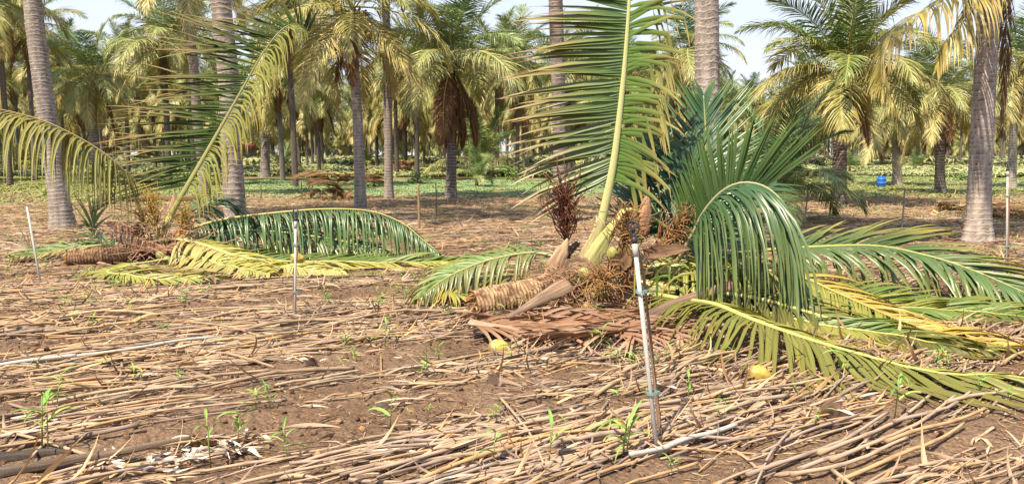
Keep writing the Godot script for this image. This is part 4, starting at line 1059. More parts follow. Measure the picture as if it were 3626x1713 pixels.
func left_fallen_palm():
	var base: Vector3 = Vector3(-5.264, 0.098, -12.2)
	base.y = 0.0
	var root := thing("fallen_palm", "smaller snapped coconut palm lying on the left with one frond leaning up to the right", "fallen palm", base)
	var green := Color(0.085, 0.145, 0.035)
	var dark := Color(0.045, 0.1, 0.035)
	var lime := Color(0.26, 0.27, 0.065)
	var gold := Color(0.42, 0.34, 0.1)
	var rib := Color(0.48, 0.44, 0.16)
	log_part(root, [Vector3(-6.377, 0.103, -11.6), Vector3(-6.086, 0.113, -11.7), Vector3(-5.778, 0.135, -11.9), Vector3(-5.5, 0.17, -12.2), Vector3(-5.312, 0.245, -12.4)], 0.118, 0.15, Color(0.4, 0.25, 0.15), Color(0.17, 0.095, 0.06))
	hero_frond(root, "tall leaning frond with long brown-tipped leaflets on its left", [Vector3(-5.323, 0.334, -12.25), Vector3(-5.117, 0.699, -12.2), Vector3(-4.86, 1.127, -12.2), Vector3(-4.484, 1.795, -12.3), Vector3(-4.106, 2.478, -12.4), Vector3(-3.758, 3.105, -12.5), Vector3(-3.488, 3.471, -12.6), Vector3(-3.289, 3.575, -12.7), Vector3(-3.135, 3.471, -12.8)], Vector3(0.1, 0.15, 1), 0.048, 0.22, 96, true, Color(0.36, 0.35, 0.13), Color(0.17, 0.17, 0.05), {
		"left": {"len": 1.85, "a0": 124.0, "a1": 100.0, "g": 0.1, "lift": 0.0, "c0": Color(0.035, 0.065, 0.016), "c1": Color(0.28, 0.19, 0.09), "mess": 10.0, "twist": 0.7, "wide": 1.25, "gaps": 0.08},
		"right": {"len": 0.8, "a0": 40.0, "a1": 25.0, "g": 4.0, "lift": 0.6, "c0": Color(0.17, 0.19, 0.05), "c1": gold, "mess": 18.0, "wide": 0.8, "gaps": 0.2, "snap": 0.4, "snap0": 0.1},
	}, "dull_leaf", false)
	hero_frond(root, "frond arching out of the left edge with leaflets hanging in a curtain", [Vector3(-5.451, 0.238, -12.3), Vector3(-5.574, 0.571, -12.3), Vector3(-5.651, 0.997, -12.2), Vector3(-5.716, 1.368, -12), Vector3(-5.993, 1.691, -11.8), Vector3(-6.381, 1.968, -11.6), Vector3(-6.76, 2.13, -11.5), Vector3(-7.298, 2.245, -11.4), Vector3(-7.835, 2.212, -11.3)], Vector3(0.2, 1, -0.2), 0.045, 0.3, 84, false, Color(0.42, 0.42, 0.2), Color(0.36, 0.24, 0.1), {
		"left": {"len": 1.15, "a0": 70.0, "a1": 50.0, "g": 3.0, "lift": 0.05, "c0": Color(0.19, 0.18, 0.055), "c1": Color(0.46, 0.46, 0.18), "mess": 7.0, "wide": 0.9, "gaps": 0.12},
		"right": {"len": 1.05, "a0": 70.0, "a1": 50.0, "g": 3.0, "lift": 0.25, "c0": Color(0.2, 0.19, 0.055), "c1": lime, "mess": 8.0, "wide": 0.85, "gaps": 0.12},
	}, "dull_leaf")
	hero_frond(root, "long low arching frond with a dark green curtain of leaflets", [Vector3(-5.208, 0.28, -12.3), Vector3(-4.929, 0.45, -12.3), Vector3(-4.452, 0.597, -12.5), Vector3(-3.621, 0.7, -12.6), Vector3(-2.881, 0.755, -12.6), Vector3(-2.169, 0.739, -12.4), Vector3(-1.66, 0.579, -12.2), Vector3(-1.342, 0.36, -12), Vector3(-1.061, 0.165, -11.8)], Vector3(0, 1, -0.2), 0.048, 0.1, 104, false, rib, Color(0.48, 0.45, 0.12), {
		"right": {"len": 1.15, "a0": 80.0, "a1": 40.0, "g": 3.6, "lift": 0.0, "c0": dark, "c1": Color(0.2, 0.25, 0.07), "mess": 7.0, "wide": 0.85, "gaps": 0.12},
		"left": {"len": 1.0, "a0": 80.0, "a1": 40.0, "g": 2.6, "lift": 0.2, "c0": dark, "c1": green, "mess": 8.0, "wide": 0.8},
	}, "glossy_leaf")
	hero_frond(root, "pale frond with limp straw coloured leaflets reaching towards the field", [Vector3(-5.211, 0.319, -12.1), Vector3(-4.932, 0.348, -12), Vector3(-4.449, 0.27, -11.8), Vector3(-3.713, 0.119, -11.3), Vector3(-3.172, -0.02, -10.95), Vector3(-2.681, -0.068, -10.7), Vector3(-2.217, -0.079, -10.5)], Vector3(0, 1, 0.1), 0.045, 0.1, 84, false, Color(0.5, 0.47, 0.2), Color(0.5, 0.46, 0.14), {
		"right": {"len": 0.95, "a0": 80.0, "a1": 26.0, "g": 1.5, "lift": 0.2, "c0": Color(0.34, 0.32, 0.13), "c1": Color(0.42, 0.31, 0.17), "mess": 7.0, "wide": 1.2},
		"left": {"len": 0.8, "a0": 60.0, "a1": 20.0, "g": 0.8, "lift": 0.25, "c0": lime, "c1": gold, "mess": 6.0, "wide": 1.2},
	}, "yellow_leaf")
	hero_frond(root, "frond bent into a hook on the soil before the green nuts", [Vector3(-5.007, 0.089, -11.8), Vector3(-5.094, 0.038, -11.4), Vector3(-5.267, -0.042, -11.1), Vector3(-5.32, -0.124, -10.75), Vector3(-5.21, -0.209, -10.4), Vector3(-4.912, -0.278, -10.1), Vector3(-4.451, -0.32, -9.9), Vector3(-3.99, -0.325, -9.85), Vector3(-3.666, -0.31, -9.9)], Vector3(0, 1, 0.15), 0.035, 0.2, 62, false, Color(0.42, 0.42, 0.16), Color(0.5, 0.47, 0.16), {
		"left": {"len": 0.95, "a0": 60.0, "a1": 22.0, "g": 0.5, "lift": 0.2, "c0": Color(0.27, 0.27, 0.1), "c1": Color(0.42, 0.35, 0.18), "mess": 8.0, "wide": 1.1},
		"right": {"len": 0.55, "a0": 55.0, "a1": 22.0, "g": 0.6, "lift": 0.2, "c0": lime, "c1": green, "mess": 8.0},
	}, "yellow_leaf")
	hero_frond(root, "flat yellow-green frond lying under the arching one", [Vector3(-4.824, 0.122, -12), Vector3(-4.026, 0.076, -11.9), Vector3(-3.127, 0.068, -11.6), Vector3(-2.214, 0.068, -11.6), Vector3(-1.279, 0.038, -11.4), Vector3(-0.616, 0.085, -11.6)], Vector3(0, 1, 0.1), 0.035, 0.1, 64, false, rib, rib, {
		"right": {"len": 0.9, "a0": 50.0, "a1": 14.0, "g": 0.6, "lift": 0.1, "c0": lime, "c1": Color(0.36, 0.32, 0.11), "mess": 8.0, "wide": 1.2},
		"left": {"len": 0.9, "a0": 50.0, "a1": 14.0, "g": 0.5, "lift": 0.3, "c0": green, "c1": lime, "mess": 8.0, "wide": 1.2},
	}, "yellow_leaf")
	hero_frond(root, "", [Vector3(-5.24, 0.298, -12.6), Vector3(-4.89, 0.416, -13), Vector3(-4.38, 0.479, -13.4), Vector3(-3.564, 0.499, -13.8), Vector3(-2.795, 0.428, -14), Vector3(-2.25, 0.256, -14)], Vector3(0, 1, 0.1), 0.04, 0.15, 50, false, rib, rib, {
		"right": {"len": 0.9, "a0": 60.0, "a1": 20.0, "g": 1.2, "lift": 0.2, "c0": dark, "c1": green, "mess": 8.0},
		"left": {"len": 0.9, "a0": 60.0, "a1": 20.0, "g": 0.9, "lift": 0.4, "c0": dark, "c1": lime, "mess": 8.0},
	}, "glossy_leaf")
	hero_frond(root, "dark green frond arching behind the leaning one", [Vector3(-5.302, 0.298, -12.6), Vector3(-5.031, 0.679, -12.9), Vector3(-4.818, 0.851, -13.2), Vector3(-4.569, 0.708, -13.4), Vector3(-4.281, 0.47, -13.5)], Vector3(0, 1, 0), 0.035, 0.2, 40, false, rib, rib, {
		"right": {"len": 0.75, "a0": 60.0, "a1": 24.0, "g": 1.1, "lift": 0.2, "c0": dark, "c1": green, "mess": 8.0},
		"left": {"len": 0.75, "a0": 60.0, "a1": 24.0, "g": 0.8, "lift": 0.3, "c0": dark, "c1": lime, "mess": 8.0},
	}, "glossy_leaf")
	hero_frond(root, "", [Vector3(-4.958, 0.164, -11.9), Vector3(-4.646, 0.159, -11.7), Vector3(-4.158, 0.097, -11.3), Vector3(-3.661, 0.002, -10.8), Vector3(-3.357, -0.084, -10.5), Vector3(-3.063, -0.138, -10.2)], Vector3(0, 1, 0.2), 0.035, 0.1, 60, false, rib, rib, {
		"right": {"len": 0.75, "a0": 70.0, "a1": 24.0, "g": 1.2, "lift": 0.2, "c0": Color(0.3, 0.29, 0.11), "c1": Color(0.4, 0.31, 0.17), "mess": 11.0},
		"left": {"len": 0.75, "a0": 60.0, "a1": 24.0, "g": 0.9, "lift": 0.4, "c0": lime, "c1": gold, "mess": 11.0},
	}, "yellow_leaf")
	hero_frond(root, "", [Vector3(-5.159, 0.257, -12.4), Vector3(-4.618, 0.391, -12.6), Vector3(-3.969, 0.412, -12.7), Vector3(-3.261, 0.36, -12.6), Vector3(-2.482, 0.257, -12.4), Vector3(-1.831, 0.11, -12.1)], Vector3(0, 1, 0.1), 0.04, 0.1, 80, false, rib, rib, {
		"right": {"len": 0.95, "a0": 66.0, "a1": 24.0, "g": 1.8, "lift": 0.1, "c0": dark, "c1": lime, "mess": 10.0},
		"left": {"len": 0.9, "a0": 66.0, "a1": 24.0, "g": 1.2, "lift": 0.4, "c0": dark, "c1": green, "mess": 10.0},
	}, "glossy_leaf")
	hero_frond(root, "faded frond lying out to the left behind the broken trunk", [Vector3(-5.535, 0.193, -12.7), Vector3(-6.143, 0.201, -12.8), Vector3(-6.647, 0.163, -12.8), Vector3(-7.042, 0.123, -12.6), Vector3(-7.304, 0.055, -12.3), Vector3(-7.429, -0.01, -12.1)], Vector3(0, 1, 0.1), 0.035, 0.2, 46, false, Color(0.4, 0.38, 0.18), gold, {
		"left": {"len": 0.65, "a0": 70.0, "a1": 26.0, "g": 1.1, "lift": 0.1, "c0": Color(0.3, 0.25, 0.1), "c1": Color(0.4, 0.28, 0.14), "mess": 8.0},
		"right": {"len": 0.7, "a0": 60.0, "a1": 24.0, "g": 0.5, "lift": 0.4, "c0": green, "c1": lime, "mess": 14.0},
	})
	hero_frond(root, "", [Vector3(-5.515, 0.17, -12.1), Vector3(-5.918, 0.206, -12.2), Vector3(-6.321, 0.329, -12.3), Vector3(-6.408, 0.562, -12.4), Vector3(-6.41, 0.799, -12.5)], Vector3(1, 0.3, 0.4), 0.03, 0.35, 26, false, Color(0.3, 0.28, 0.12), Color(0.3, 0.22, 0.1), {
		"left": {"len": 0.6, "a0": 40.0, "a1": 15.0, "g": 0.2, "c0": green, "c1": Color(0.26, 0.17, 0.08), "mess": 14.0},
		"right": {"len": 0.6, "a0": 40.0, "a1": 15.0, "g": 0.2, "c0": green, "c1": Color(0.3, 0.22, 0.1), "mess": 14.0},
	})
	var up := Vector3(0, 0.3, 1)
	shell(root, "spathe", [Vector3(-5.158, 0.579, -12.2), Vector3(-5.115, 0.758, -12.2), Vector3(-5.071, 0.937, -12.2), Vector3(-5.046, 1.092, -12.2)], up, [0.05, 0.055, 0.04, 0.003], 0.012, -0.3, Color(0.52, 0.34, 0.22), Color(0.6, 0.42, 0.3))
	shell(root, "spathe", [Vector3(-4.99, 0.377, -12), Vector3(-4.856, 0.478, -12), Vector3(-4.745, 0.596, -12), Vector3(-4.692, 0.743, -12)], up, [0.06, 0.09, 0.07, 0.004], 0.014, 0.3, Color(0.5, 0.28, 0.15), Color(0.6, 0.38, 0.22))
	shell(root, "spathe", [Vector3(-6.175, 0.583, -12.3), Vector3(-5.903, 0.489, -12.2), Vector3(-5.622, 0.409, -12.1)], up, [0.01, 0.07, 0.06], 0.014, 0.3, Color(0.36, 0.22, 0.17), Color(0.26, 0.13, 0.08))
	shell(root, "leaf_base", [Vector3(-5.566, 0.349, -12.1), Vector3(-5.59, 0.457, -12.1), Vector3(-5.627, 0.552, -12.1)], up, [0.09, 0.1, 0.06], 0.03, 0.2, Color(0.09, 0.05, 0.035), Color(0.14, 0.08, 0.05))
	shell(root, "leaf_base", [Vector3(-5.174, 0.211, -12), Vector3(-5.236, 0.354, -12.05), Vector3(-5.191, 0.498, -12.1), Vector3(-5.109, 0.673, -12.15)], up, [0.1, 0.11, 0.08, 0.05], 0.03, -0.2, Color(0.42, 0.38, 0.16), Color(0.48, 0.46, 0.18))
	shell(root, "leaf_base", [Vector3(-5.641, 0.289, -12), Vector3(-5.334, 0.252, -11.9), Vector3(-5.031, 0.194, -11.8)], up, [0.1, 0.09, 0.05], 0.02, -0.2, Color(0.36, 0.2, 0.13), Color(0.26, 0.14, 0.09))
	shell(root, "leaf_base", [Vector3(-5.074, 0.182, -11.9), Vector3(-4.758, 0.289, -12), Vector3(-4.443, 0.242, -12.1), Vector3(-4.241, 0.206, -12.2)], up, [0.08, 0.07, 0.05, 0.02], 0.02, -0.2, Color(0.34, 0.18, 0.12), Color(0.42, 0.24, 0.16))
	shell(root, "leaf_base", [Vector3(-6.028, 0.399, -12.2), Vector3(-5.803, 0.349, -12.1), Vector3(-5.523, 0.289, -12)], up, [0.05, 0.09, 0.08], 0.02, -0.3, Color(0.24, 0.17, 0.13), Color(0.4, 0.28, 0.2))
	flower_stalk(root, "flower_stalk", Vector3(-5.214, 0.36, -12), Vector3(-0.15, 1, 0.2), 0.7, 40, 0.6, Color(0.5, 0.33, 0.08), "orange flower stalk standing left of the leaning frond")
	flower_stalk(root, "flower_stalk", Vector3(-4.931, 0.36, -12), Vector3(0.25, 1, 0.2), 0.55, 34, 0.65, Color(0.46, 0.3, 0.08))
	flower_stalk(root, "flower_stalk", Vector3(-5.385, 0.409, -12.1), Vector3(-0.5, 1, 0.1), 0.5, 22, 0.7, Color(0.34, 0.2, 0.08))
	coconut("", Vector3(-4.995, 0.025, -11.75), Vector3(0.3, 0.3, 0.3), Color(0.27, 0.29, 0.09), 1.0, "", root)
	coconut("", Vector3(-4.851, 0.077, -11.8), Vector3(0.7, 0.3, 0.9), Color(0.25, 0.27, 0.07), 1.0, "", root)
	coconut("", Vector3(-4.784, 0.135, -11.9), Vector3(0.2, 0.9, 0.4), Color(0.24, 0.26, 0.07), 0.95, "", root)
	coconut("", Vector3(-5.126, 0.112, -11.85), Vector3(0.5, 0.1, 0.8), Color(0.28, 0.28, 0.09), 0.9, "", root)
	var m := M.new()
	for k in 200:
		var b: Vector3 = Vector3(-5.227, 0.33, -12)
		b += Vector3(rng.randfn() * 0.4, rng.randf_range(-0.25, 0.25), rng.randfn() * 0.2)
		b.y = maxf(b.y, 0.05)
		var q := b + Vector3(rng.randfn() * 0.22, rng.randf_range(-0.2, 0.16), rng.randfn() * 0.12)
		q.y = maxf(q.y, 0.02)
		sweep(m, path([b, b.lerp(q, 0.5) + Vector3(rng.randfn(), rng.randfn(), rng.randfn()) * 0.03, q], 5), func(u): return 0.008 * (1.0 - 0.6 * u), func(_u): return 0.002, Vector3(0.2, 0.3, 1), 0.0, 4, func(_u, _j): return Color(0.34, 0.21, 0.13))
	tag(build("fibres", m, mats["dead_leaf"], root), "", "", "", "stuff")


# ---------------------------------------------------------------- pipes, stakes, drum, house
func riser(label: String, foot: Vector3, top: Vector3, stake: Array, collar: bool, head := true, group := ""):
	foot.y = gh(foot.x, foot.z) - 0.06
	var root := thing("sprinkler_riser", label, "sprinkler pipe", foot, group)
	var m := M.new()
	rod(m, foot, top, 0.0125, 0.0125, 14, Color(0.6, 0.585, 0.57))
	build("pipe", m, mats["plastic_grey"], root)
	var d := (top - foot).normalized()
	if collar:
		m = M.new()
		rod(m, top - d * 0.07, top + d * 0.005, 0.0165, 0.0165, 14, Color(0.62, 0.6, 0.6))
		build("collar", m, mats["plastic_grey"], root)
	if head:
		m = M.new()
		rod(m, top, top + d * 0.035, 0.019, 0.016, 12, Color(0.03, 0.03, 0.033))
		rod(m, top + d * 0.035, top + d * 0.05, 0.011, 0.011, 10, Color(0.03, 0.03, 0.033))
		var ring := PackedVector3Array()
		for k in 15:
			var a := -PI / 2 + TAU * k / 14.0
			ring.append(top + d * (0.085 + 0.036 * sin(a)) + Vector3(cos(a) * 0.03, 0, cos(a) * 0.012))
		sweep(m, ring, func(_u): return 0.006, func(_u): return 0.006, Vector3(0.2, 0, 1), 0.0, 6, func(_u, _j): return Color(0.03, 0.03, 0.033))
		rod(m, top + d * 0.06, top + d * 0.1, 0.009, 0.013, 8, Color(0.04, 0.04, 0.045))
		rod(m, top + d * 0.08 - Vector3(0.03, 0, 0.012), top + d * 0.09 + Vector3(0.03, 0, 0.012), 0.005, 0.005, 6, Color(0.03, 0.03, 0.033))
		build("sprinkler_head", m, mats["plastic_black"], root)
	if stake.size():
		m = M.new()
		var ph := rng.randf() * 9.0
		sweep(m, path(stake, 16), func(u): return 0.014 * (1.0 - 0.5 * u) * (1.0 + 0.35 * fine.get_noise_1d(u * 14.0 + ph)), func(u): return 0.013 * (1.0 - 0.5 * u) * (1.0 + 0.3 * fine.get_noise_1d(u * 11.0 - ph)), Vector3(0.2, 0, 1), 0.0, 8, func(u, j): return Color(0.3, 0.2, 0.14) * (1.0 + 0.5 * fine.get_noise_2d(u * 8.0, j * 1.7 + ph)))
		build("stake", m, mats["dry"], root)
		for t in [0.22, 0.68]:
			var at := foot.lerp(top, 1.0 - t)
			m = M.new()
			for w in 3:
				var loop := PackedVector3Array()
				for k in 13:
					var a := TAU * k / 12.0
					loop.append(at + Vector3(cos(a) * 0.036 + 0.014, 0.006 * w - 0.006 + 0.004 * sin(a * 2.0), sin(a) * 0.03))
				sweep(m, loop, func(_u): return 0.0022, func(_u): return 0.0022, Vector3.UP, 0.0, 5, func(_u, _j): return Color(0.22, 0.4, 0.42))
			rod(m, at + Vector3(0.045, 0, 0.02), at + Vector3(0.085, 0.02, 0.04), 0.0022, 0.0012, 4, Color(0.22, 0.4, 0.42))
			rod(m, at + Vector3(0.045, 0, 0.02), at + Vector3(0.075, -0.025, 0.045), 0.0022, 0.0012, 4, Color(0.22, 0.4, 0.42))
			build("twine", m, mats["plastic_grey"], root)


func stick(called: String, label: String, category: String, foot: Vector3, top: Vector3, r: float, c: Color, group := ""):
	foot.y = gh(foot.x, foot.z) - 0.05
	var m := M.new()
	var b := top - foot
	var ph := rng.randf() * 20.0
	sweep(m, path([foot, foot + b * 0.5 + Vector3(0.01, 0, 0), top], 10), func(u): return r * (1.0 - 0.3 * u) * (1.0 + 0.2 * fine.get_noise_1d(u * 9.0 + ph)), func(u): return r * (1.0 - 0.3 * u), Vector3(0.2, 0, 1), 0.0, 8, func(u, _j): return c * (1.0 + 0.4 * fine.get_noise_1d(u * 12.0 + ph)))
	var holder := thing(called, label, category, foot, group)
	build("shaft", m, mats["dry"], holder)


func risers_and_pipes():
	riser("grey sprinkler pipe tied to a wooden stake in front of the main fallen palm", Vector3(0.792, 0, -4.252), Vector3(0.67, 1.117, -4.42), [Vector3(0.852, -0.099, -4.44), Vector3(0.815, 0.238, -4.47), Vector3(0.777, 0.555, -4.48), Vector3(0.737, 0.912, -4.5), Vector3(0.71, 1.046, -4.5)], true)
	riser("grey sprinkler pipe lashed to a reddish stick before the long arching frond", Vector3(-2.137, 0, -7.881), Vector3(-2.133, 0.946, -8), [Vector3(-2.169, -0.032, -8), Vector3(-2.174, 0.217, -8), Vector3(-2.144, 0.462, -7.96), Vector3(-2.111, 0.659, -7.96), Vector3(-2.095, 0.854, -7.98)], true)
	riser("leaning grey sprinkler pipe near the left edge with a black tip", Vector3(-5.814, 0, -9.944), Vector3(-6.027, 0.953, -10.1), [], false, false)
	riser("sprinkler pipe and wooden stake by the flared trunk at the right edge", Vector3(6.531, 0, -10.636), Vector3(6.491, 1.383, -10.7), [Vector3(6.591, 0.006, -10.7), Vector3(6.559, 0.494, -10.7), Vector3(6.535, 1.019, -10.7), Vector3(6.536, 1.175, -10.7)], true)
	stick("pipe_stub", "short grey pipe showing behind the crown of the main fallen palm", "pipe", Vector3(1.021, 0.468, -10), Vector3(1.046, 0.846, -10), 0.02, Color(0.45, 0.47, 0.5))
	stick("thin_pipe", "thin grey pipe standing in stubble left of the flared right trunk", "pipe", Vector3(7.212, 0, -15.048), Vector3(7.325, 0.937, -15.2), 0.02, Color(0.3, 0.3, 0.3))
	stick("thin_pipe", "pale thin pipe beside the arching frond at the edge of the grass", "pipe", Vector3(7.04, 0, -19.578), Vector3(7.092, 0.901, -19.5), 0.02, Color(0.52, 0.48, 0.45))
	stick("thin_pipe", "faint pipe close behind the arching frond, next to the yellow-red seedling", "pipe", Vector3(8.046, 0, -23.194), Vector3(7.995, 0.798, -23), 0.02, Color(0.45, 0.42, 0.38))
	stick("wooden_stake", "wooden stake standing in stubble right of the slim straight trunk", "stake", Vector3(-1.941, 0, -16.931), Vector3(-1.962, 0.991, -17), 0.03, Color(0.33, 0.24, 0.14))
	stick("wooden_stake", "thin grey stake between the slim straight trunk and the skirted palm", "stake", Vector3(-1.958, 0, -20.961), Vector3(-1.963, 0.868, -21), 0.022, Color(0.26, 0.24, 0.18))
	stick("wooden_stake", "slanted stake beside the foot of the skirted palm", "stake", Vector3(-1.78, 0, -24.964), Vector3(-1.69, 0.772, -24.8), 0.026, Color(0.34, 0.25, 0.17))
	stick("wooden_stake", "stake in the dry grass left of the dry frond heap", "stake", Vector3(-7.615, 0, -29.452), Vector3(-7.495, 0.66, -29), 0.025, Color(0.34, 0.27, 0.17))
	stick("wooden_stake", "pale stake nearest the dry frond heap on its left", "stake", Vector3(-7.476, 0, -29.991), Vector3(-7.193, 0.644, -29.5), 0.025, Color(0.4, 0.32, 0.2))
	stick("wooden_stake", "short stake right of the ringed trunk on the left", "stake", Vector3(-8.706, 0, -28.186), Vector3(-8.628, 0.624, -28), 0.025, Color(0.34, 0.28, 0.2))
	# a pale dry leaf tip at the left edge
	var fan := thing("dry_leaf_fan", "pale straw coloured fan of dry leaflets at the left edge behind the leaning pipe", "dry leaf", Vector3(-7.778, 0, -12.994))
	for k in 16:
		var fm := M.new()
		var a := PI * (k + 0.5) / 16.0
		leaf(fm, Vector3(-7.752, 0, -12.994) + Vector3(0, 0.06, 0), Vector3(cos(a), sin(a) * 0.8 + 0.1, 0.25).normalized(), Vector3(-sin(a), cos(a), 0.3), rng.randf_range(0.3, 0.5), 0.013, 5, 0.35, rng.randf_range(-0.5, 0.5), 0.0, Color(0.56, 0.47, 0.32), Color(0.62, 0.5, 0.4), 0.35, true)
		build("leaflet", fm, mats["dead_leaf"], fan)
	# white pipes on the soil
	for a in [[[Vector3(0.827, 0, -4.223), Vector3(0.98, 0, -4.348), Vector3(1.125, 0, -4.449), Vector3(1.298, 0, -4.575)], "white plastic pipe on the soil running right from the front sprinkler stake", 0.0135], [[Vector3(0.611, 0, -4.071), Vector3(0.715, 0, -4.137), Vector3(0.845, 0, -4.228)], "white plastic pipe half under straw left of the front sprinkler foot", 0.0135], [[Vector3(-3.871, 0, -5.839), Vector3(-3.673, 0, -5.995), Vector3(-3.378, 0, -6.172)], "pale plastic pipe on the soil at the left edge", 0.017], [[Vector3(-3.378, 0, -6.172), Vector3(-3.053, 0, -6.398), Vector3(-2.758, 0, -6.613), Vector3(-2.501, 0, -6.769)], "weathered pipe mostly under stalks in the left field", 0.012]]:
		var m := M.new()
		var ctrl: Array = a[0]
		for k in ctrl.size():
			ctrl[k].y = gh(ctrl[k].x, ctrl[k].z) + a[2] + 0.035
		var rr: float = a[2]
		sweep(m, path(ctrl, 14), func(_u): return rr, func(_u): return rr, Vector3.UP, 0.0, 12, func(u, j): return Color(0.6, 0.57, 0.53) * (1.0 + 0.12 * fine.get_noise_2d(u * 9.0, j)))
		var o := thing("ground_pipe", a[1], "pipe", ctrl[0])
		build("pipe", m, mats["plastic_grey"], o)


func far_things():
	# blue drum
	var at: Vector3 = Vector3(17.816, 0, -39.327)
	var drum := thing("drum", "bright blue plastic drum standing on the far grass", "drum", at)
	var m := M.new()
	var prof := [[0.0, 0.17], [0.03, 0.185], [0.2, 0.2], [0.21, 0.208], [0.23, 0.208], [0.24, 0.2], [0.38, 0.2], [0.39, 0.208], [0.41, 0.208], [0.42, 0.2], [0.52, 0.19], [0.56, 0.18]]
	for k in prof.size():
		for j in 20:
			var a := TAU * j / 20
			m.v.append(at + Vector3(cos(a) * prof[k][1], prof[k][0], sin(a) * prof[k][1]))
			m.c.append(Color(0.02, 0.13, 0.5))
	for k in prof.size() - 1:
		for j in 20:
			var a := k * 20 + j
			var b := k * 20 + (j + 1) % 20
			m.i.append_array([a, a + 20, b, b, a + 20, b + 20])
	build("body", m, mats["drum_blue"], drum)
	m = M.new()
	rod(m, at + Vector3(0, 0.5, 0), at + Vector3(0, 0.55, 0), 0.172, 0.172, 20, Color(0.02, 0.12, 0.46))
	build("lid", m, mats["drum_blue"], drum)
	# small house far behind the trunks
	at = Vector3(-74.883, 0, -221.024)
	at.z = -150.0
	at.x = -52.0
	at.y = 0.0
	var house := thing("house", "low house with a red tiled roof far behind the palm rows", "house", at)
	var w := BoxMesh.new()
	w.size = Vector3(9, 2.3, 5)
	var wall := StandardMaterial3D.new()
	wall.albedo_color = Color(0.62, 0.58, 0.52)
	wall.roughness = 0.95
	place("wall", w, wall, house, Vector3(0, 1.15, 0))
	var pr := PrismMesh.new()
	pr.size = Vector3(6.2, 1.3, 10)
	var tiles := StandardMaterial3D.new()
	tiles.albedo_color = Color(0.5, 0.27, 0.19)
	tiles.roughness = 0.9
	var roof := place("roof", pr, tiles, house, Vector3(0, 2.97, 0))
	roof.rotation.y = PI / 2
	var dm := BoxMesh.new()
	dm.size = Vector3(1, 1.9, 0.12)
	var wood := StandardMaterial3D.new()
	wood.albedo_color = Color(0.3, 0.2, 0.14)
	place("door", dm, wood, house, Vector3(-0.8, 0.95, 2.5))
	var wm := BoxMesh.new()
	wm.size = Vector3(1.1, 0.9, 0.12)
	for x in [-3.0, 2.0]:
		place("window", wm, wood, house, Vector3(x, 1.35, 2.5))
	# heaps of dry fronds
	dry_heap("brown heap of dry fronds propped behind the slender palm trunk", Vector3(-6.253, 0, -28.933), 1.5, 1.1, 26)
	dry_heap("small brown heap of dry leaves under the bright green young palm", Vector3(-7.984, 0, -63.635), 1.9, 1.3, 14)
	dry_heap("dark heap of dead fronds on the grass behind the flared right trunk", Vector3(12.726, 0, -21.657), 2.6, 0.35, 22)
	dry_heap("low scatter of dead fronds left of the flared right trunk", Vector3(12.829, 0, -23.194), 1.0, 0.25, 10)
	# a log across the grass on the left
	m = M.new()
	sweep(m, path([Vector3(-12.724, 0.133, -27), Vector3(-11.96, 0.133, -27), Vector3(-11.171, 0.094, -27), Vector3(-10.313, 0.133, -27)], 12), func(_u): return 0.14, func(_u): return 0.12, Vector3.UP, 0.0, 12, func(u, j): return Color(0.2, 0.12, 0.08) * (1.0 + 0.5 * fine.get_noise_2d(u * 12.0, j * 1.3)))
	var lg := thing("log", "fallen brown log lying across the grass behind the left fallen palm", "log", Vector3(-12.724, 0.133, -27))
	build("trunk", m, mats["bark"], lg)
	m = M.new()
	sweep(m, path([Vector3(-12.137, 0.156, -24), Vector3(-11.974, 0.355, -24), Vector3(-11.893, 0.427, -24.2)], 8), func(u): return 0.2 - 0.1 * u, func(u): return 0.18 - 0.1 * u, Vector3(0, 0, 1), 0.0, 10, func(u, j): return Color(0.1, 0.075, 0.06) * (1.0 + 0.5 * fine.get_noise_2d(u * 6.0, j * 1.9)))
	var sp := thing("stump", "dark rotten palm stump under the hanging left frond", "stump", Vector3(-12.137, 0.156, -24))
	build("trunk", m, mats["bark"], sp)
	# yellow and red seedling
	at = Vector3(10.417, 0, -29.452)
	var seedling := thing("croton", "small plant with yellow and red leaves beside the arching frond", "plant", at)
	for k in 9:
		m = M.new()
		var a := k * 2.4
		leaf(m, at + Vector3(0, 0.12 + 0.05 * k, 0), Vector3(cos(a) * 0.5, 1.0, sin(a) * 0.5).normalized(), Vector3(-sin(a), 0, cos(a)), 0.5, 0.09, 5, 0.6, 0.0, 0.0, [Color(0.5, 0.36, 0.05), Color(0.5, 0.4, 0.06), Color(0.28, 0.3, 0.06)][k % 3], [Color(0.5, 0.12, 0.03), Color(0.55, 0.4, 0.06), Color(0.3, 0.34, 0.08)][k % 3], 0.2, false)
		build("leaf", m, mats["shoot"], seedling)
	m = M.new()
	rod(m, at, at + Vector3(0, 0.6, 0), 0.015, 0.008, 6, Color(0.26, 0.24, 0.1))
	build("stem", m, mats["dry"], seedling)


func dry_heap(label: String, at: Vector3, wide: float, high: float, count: int):
	var root := thing("dry_heap", label, "brush heap", at)
	for k in count:
		var o := place("dead_frond", dead_bank[k % 3], mats["dead_leaf"], root, Vector3(rng.randf_range(-0.5, 0.5) * wide, rng.randf_range(0.15, 1.0) * high, rng.randf_range(-0.3, 0.3) * wide))
		o.basis = Basis(Vector3.UP, rng.randf() * TAU) * Basis(Vector3.BACK, deg_to_rad(rng.randf_range(35, 75))) * Basis.from_scale(Vector3.ONE * wide * rng.randf_range(0.22, 0.36))


